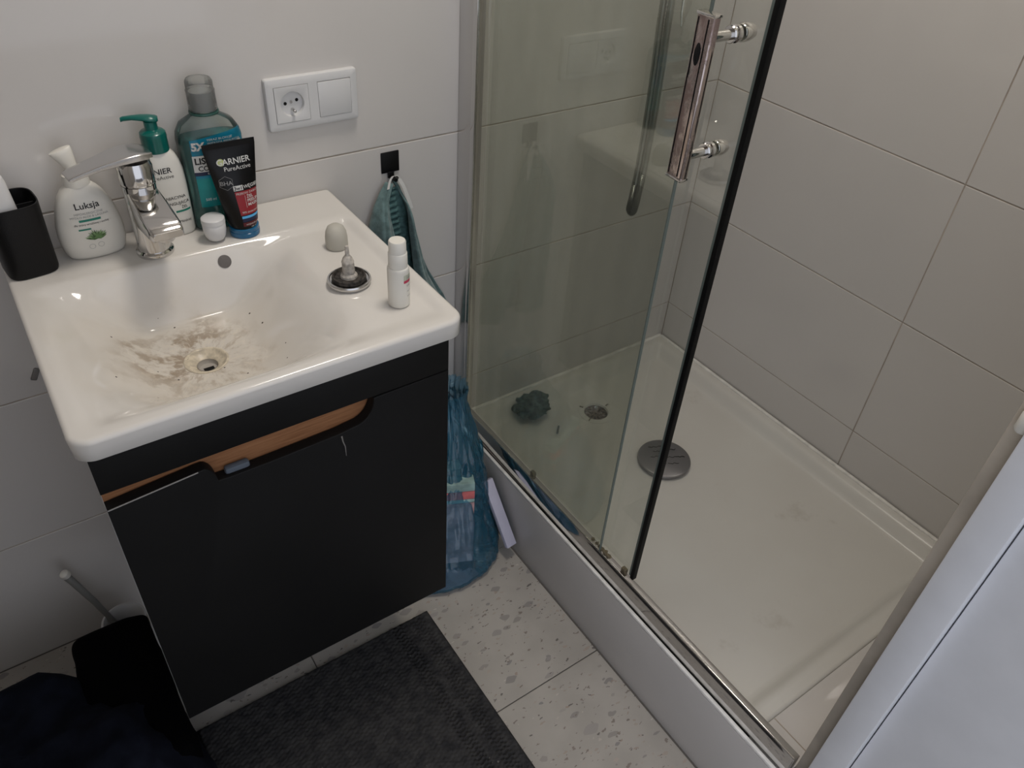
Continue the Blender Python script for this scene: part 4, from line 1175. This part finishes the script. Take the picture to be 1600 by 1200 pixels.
# ------------------------------------------------------------------ toilet brush
tbz = thing('toilet_brush', 'white toilet brush leaning in its holder left of the vanity', 'toilet brush', (-0.030, -0.097, 0.0))
lathe_obj('holder', [(0, 0), (0.040, 0), (0.043, 0.003), (0.040, 0.05), (0.036, 0.100), (0.038, 0.112), (0.040, 0.115), (0.036, 0.116), (0.033, 0.108), (0.034, 0.02), (0, 0.015)], m_plastic_w, tbz, 44, 40)
tube_obj('brush_handle', [(0.004, 0.004, 0.03), (-0.018, 0.020, 0.100), (-0.034, 0.033, 0.160), (-0.052, 0.046, 0.215), (-0.058, 0.050, 0.232), (-0.0605, 0.0515, 0.240)], [0.005, 0.005, 0.0056, 0.0064, 0.0068, 0.0030], mat('translucent grey plastic', (0.20, 0.20, 0.19), 0.35), tbz, 20)
lathe_obj('handle_tip', [(0, -0.007), (0.0066, -0.007), (0.0084, -0.004), (0.0080, 0.004), (0.004, 0.008), (0, 0.0085)], m_creamw, tbz, 24, 40)
o = C.objects[-1]; o.location = (-0.0590, 0.0508, 0.2385); o.rotation_euler = (0.1, -0.35, 0)
V, F = lathe([(0, 0.02), (0.020, 0.024), (0.027, 0.05), (0.026, 0.08), (0.012, 0.098), (0, 0.099)], 36)
pyd('brush_bristles', [(x + 0.003, y + 0.002, z) for x, y, z in V], F, m_plastic_w, tbz, True, 50)

# ------------------------------------------------------------------ dark clothes on the floor
def heap(name, cx, cy, ax, ay, h, m, seed, e=2.6, folds=0.18, flat=0.5):
    V, F = [], []
    n_r, n_a = 40, 110
    rows_ = []
    for i in range(n_r + 1):
        t = i / n_r
        row = []
        for k in range(n_a):
            q = 2 * math.pi * k / n_a
            c, s_ = math.cos(q), math.sin(q)
            dx = math.copysign(abs(c) ** (2 / e), c); dy = math.copysign(abs(s_) ** (2 / e), s_)
            rr_ = math.sin(t * math.pi / 2) ** 0.8
            edge = 1 + 0.06 * noise.noise(Vector((c * 1.5, s_ * 1.5, seed)))
            zz = h * max(0.0, math.cos(t * math.pi / 2)) ** flat
            p = Vector((cx + ax * dx * rr_ * edge, cy + ay * dy * rr_ * edge, zz))
            w = noise.fractal(Vector((p.x * 9, p.y * 9, p.z * 9 + seed)), 1.0, 2.0, 3)
            ridge = abs(noise.noise(Vector((p.x * 5 + seed, p.y * 12, p.z * 5))))
            p.z = max(0.0, p.z + h * folds * (w + 0.5 * ridge) * min(1.0, zz / (h * 0.3)))
            p.x += 0.010 * w * t
            row.append(len(V)); V.append(tuple(p))
        rows_.append(row)
    for i in range(n_r):
        for k in range(n_a):
            F.append((rows_[i][k], rows_[i][(k + 1) % n_a], rows_[i + 1][(k + 1) % n_a], rows_[i + 1][k]))
    F.append(tuple(rows_[-1]))
    o = pyd(name, V, F, m)
    o.location = (0, 0, 0.0005)
    return o
nh = heap('navy_garment', -0.300, -0.500, 0.330, 0.345, 0.235, m_navy_cloth, 3.3)
tag(nh, 'large dark navy garment heaped on the floor left of the vanity', 'garment')
bh_ = heap('black_garment', -0.0575, -0.298, 0.0685, 0.156, 0.200, m_black_cloth, 8.1, 7.0, 0.025, 0.10)
bh_.location = (0, 0, 0.0)
tag(bh_, 'black garment rolled up tight beside the white toilet brush', 'garment')

# ------------------------------------------------------------------ blue bag with rubbish
bg = thing('blue_plastic_bag', 'thin translucent blue plastic bag standing between vanity and shower', 'bag', (0, 0, 0))
rings = []
lv = [(0.002, .612, -.205, .128, .100), (0.012, .610, -.207, .142, .112), (0.05, .612, -.200, .138, .108), (0.11, .618, -.185, .126, .098), (0.18, .630, -.165, .108, .088), (0.25, .645, -.145, .088, .074), (0.31, .660, -.125, .066, .060), (0.345, .668, -.115, .052, .050), (0.375, .672, -.110, .044, .044), (0.40, .674, -.105, .050, .046)]
NS = 160
fine = []
for a, b in zip(lv, lv[1:]):
    for k in range(7):
        t = k / 7; fine.append([lerp(p, q, t) for p, q in zip(a, b)])
fine.append(list(lv[-1]))
for z, cx, cy, ax, ay in fine:
    row = []
    for k in range(NS):
        q = 2 * math.pi * k / NS
        c, s_ = math.cos(q), math.sin(q)
        pl1 = abs(noise.noise(Vector((c * 7, s_ * 7, z * 9))))
        pl2 = noise.noise(Vector((c * 16, s_ * 16, z * 14 + 5)))
        cr = abs(noise.noise(Vector((c * 4 + 9, s_ * 4, z * 30))))
        f = 1 - 0.15 * pl1 + 0.06 * pl2 - 0.14 * cr + (0.03 * math.sin(22 * q) if z > 0.22 else 0)
        f = 0.95 + (f - 0.95) * (0.30 + 0.70 * ss(0.0, 0.09, z))
        x = min(cx + ax * c * f, 0.7520); y = cy + ay * s_ * f
        if z > 0.235: x = max(x, 0.50)
        row.append((x, min(y, -0.004), z + 0.004 * pl2 * (0 if z < 0.01 else 1)))
    rings.append(row)
V, F = loft(rings, cap=False)
ci = len(V); V.append((0.61, -0.2, 0.002))
for k in range(NS): F.append((k, (k + 1) % NS, ci))
pyd('bag_film', V, F, m_bag, bg)
# rubbish inside
def crate(name, lab, cat, c, s, rot, m, bev=0.003):
    o = box(name, -s[0] / 2, s[0] / 2, -s[1] / 2, s[1] / 2, 0, s[2], m, None, bev)
    o.location = c; o.rotation_euler = rot
    return tag(o, lab, cat)
cr1 = crate('carton', 'mauve and red flattened carton inside the blue bag', 'carton', (0.606, -0.225, 0.008), (0.120, 0.032, 0.178), (-0.10, 0.0, -0.42), m_card_brown)
for z0, z1, mm, nm in ((0.1785, 0.188, m_card_teal, 'teal_band'), (0.1885, 0.210, m_card_red, 'red_band'), (0.2105, 0.232, m_card_teal, 'teal_flap')):
    box(nm, -0.060, 0.060, -0.0165, 0.014, z0, z1, mm, cr1, 0.002)
cr2 = crate('pale_carton', 'pale teal carton inside the blue bag behind the mauve one', 'carton', (0.645, -0.130, 0.008), (0.07, 0.03, 0.20), (0.05, 0.05, -0.2), m_card_teal)
o = box('paper_tube_box', -0.006, 0.006, -0.013, 0.013, 0.0, 0.165, m_card_lil, None, 0.0015)
o.location = (0.7360, -0.292, 0.040)
d = Vector((0.722, -0.190, 0.190)) - Vector((0.733, -0.296, 0.040))
o.rotation_euler = d.to_track_quat('Z', 'X').to_euler()
tag(o, 'long narrow lilac paper box leaning on the shower apron by the bag', 'box')
for k, (z0, w) in enumerate(((0.018, 0.010), (0.030, 0.005), (0.050, 0.004), (0.064, 0.006))):
    box('printed_mark', -0.0063, -0.0059, -0.006 + 0.002 * (k % 2), -0.006 + w + 0.002, z0, z0 + 0.008, m_ink, o)
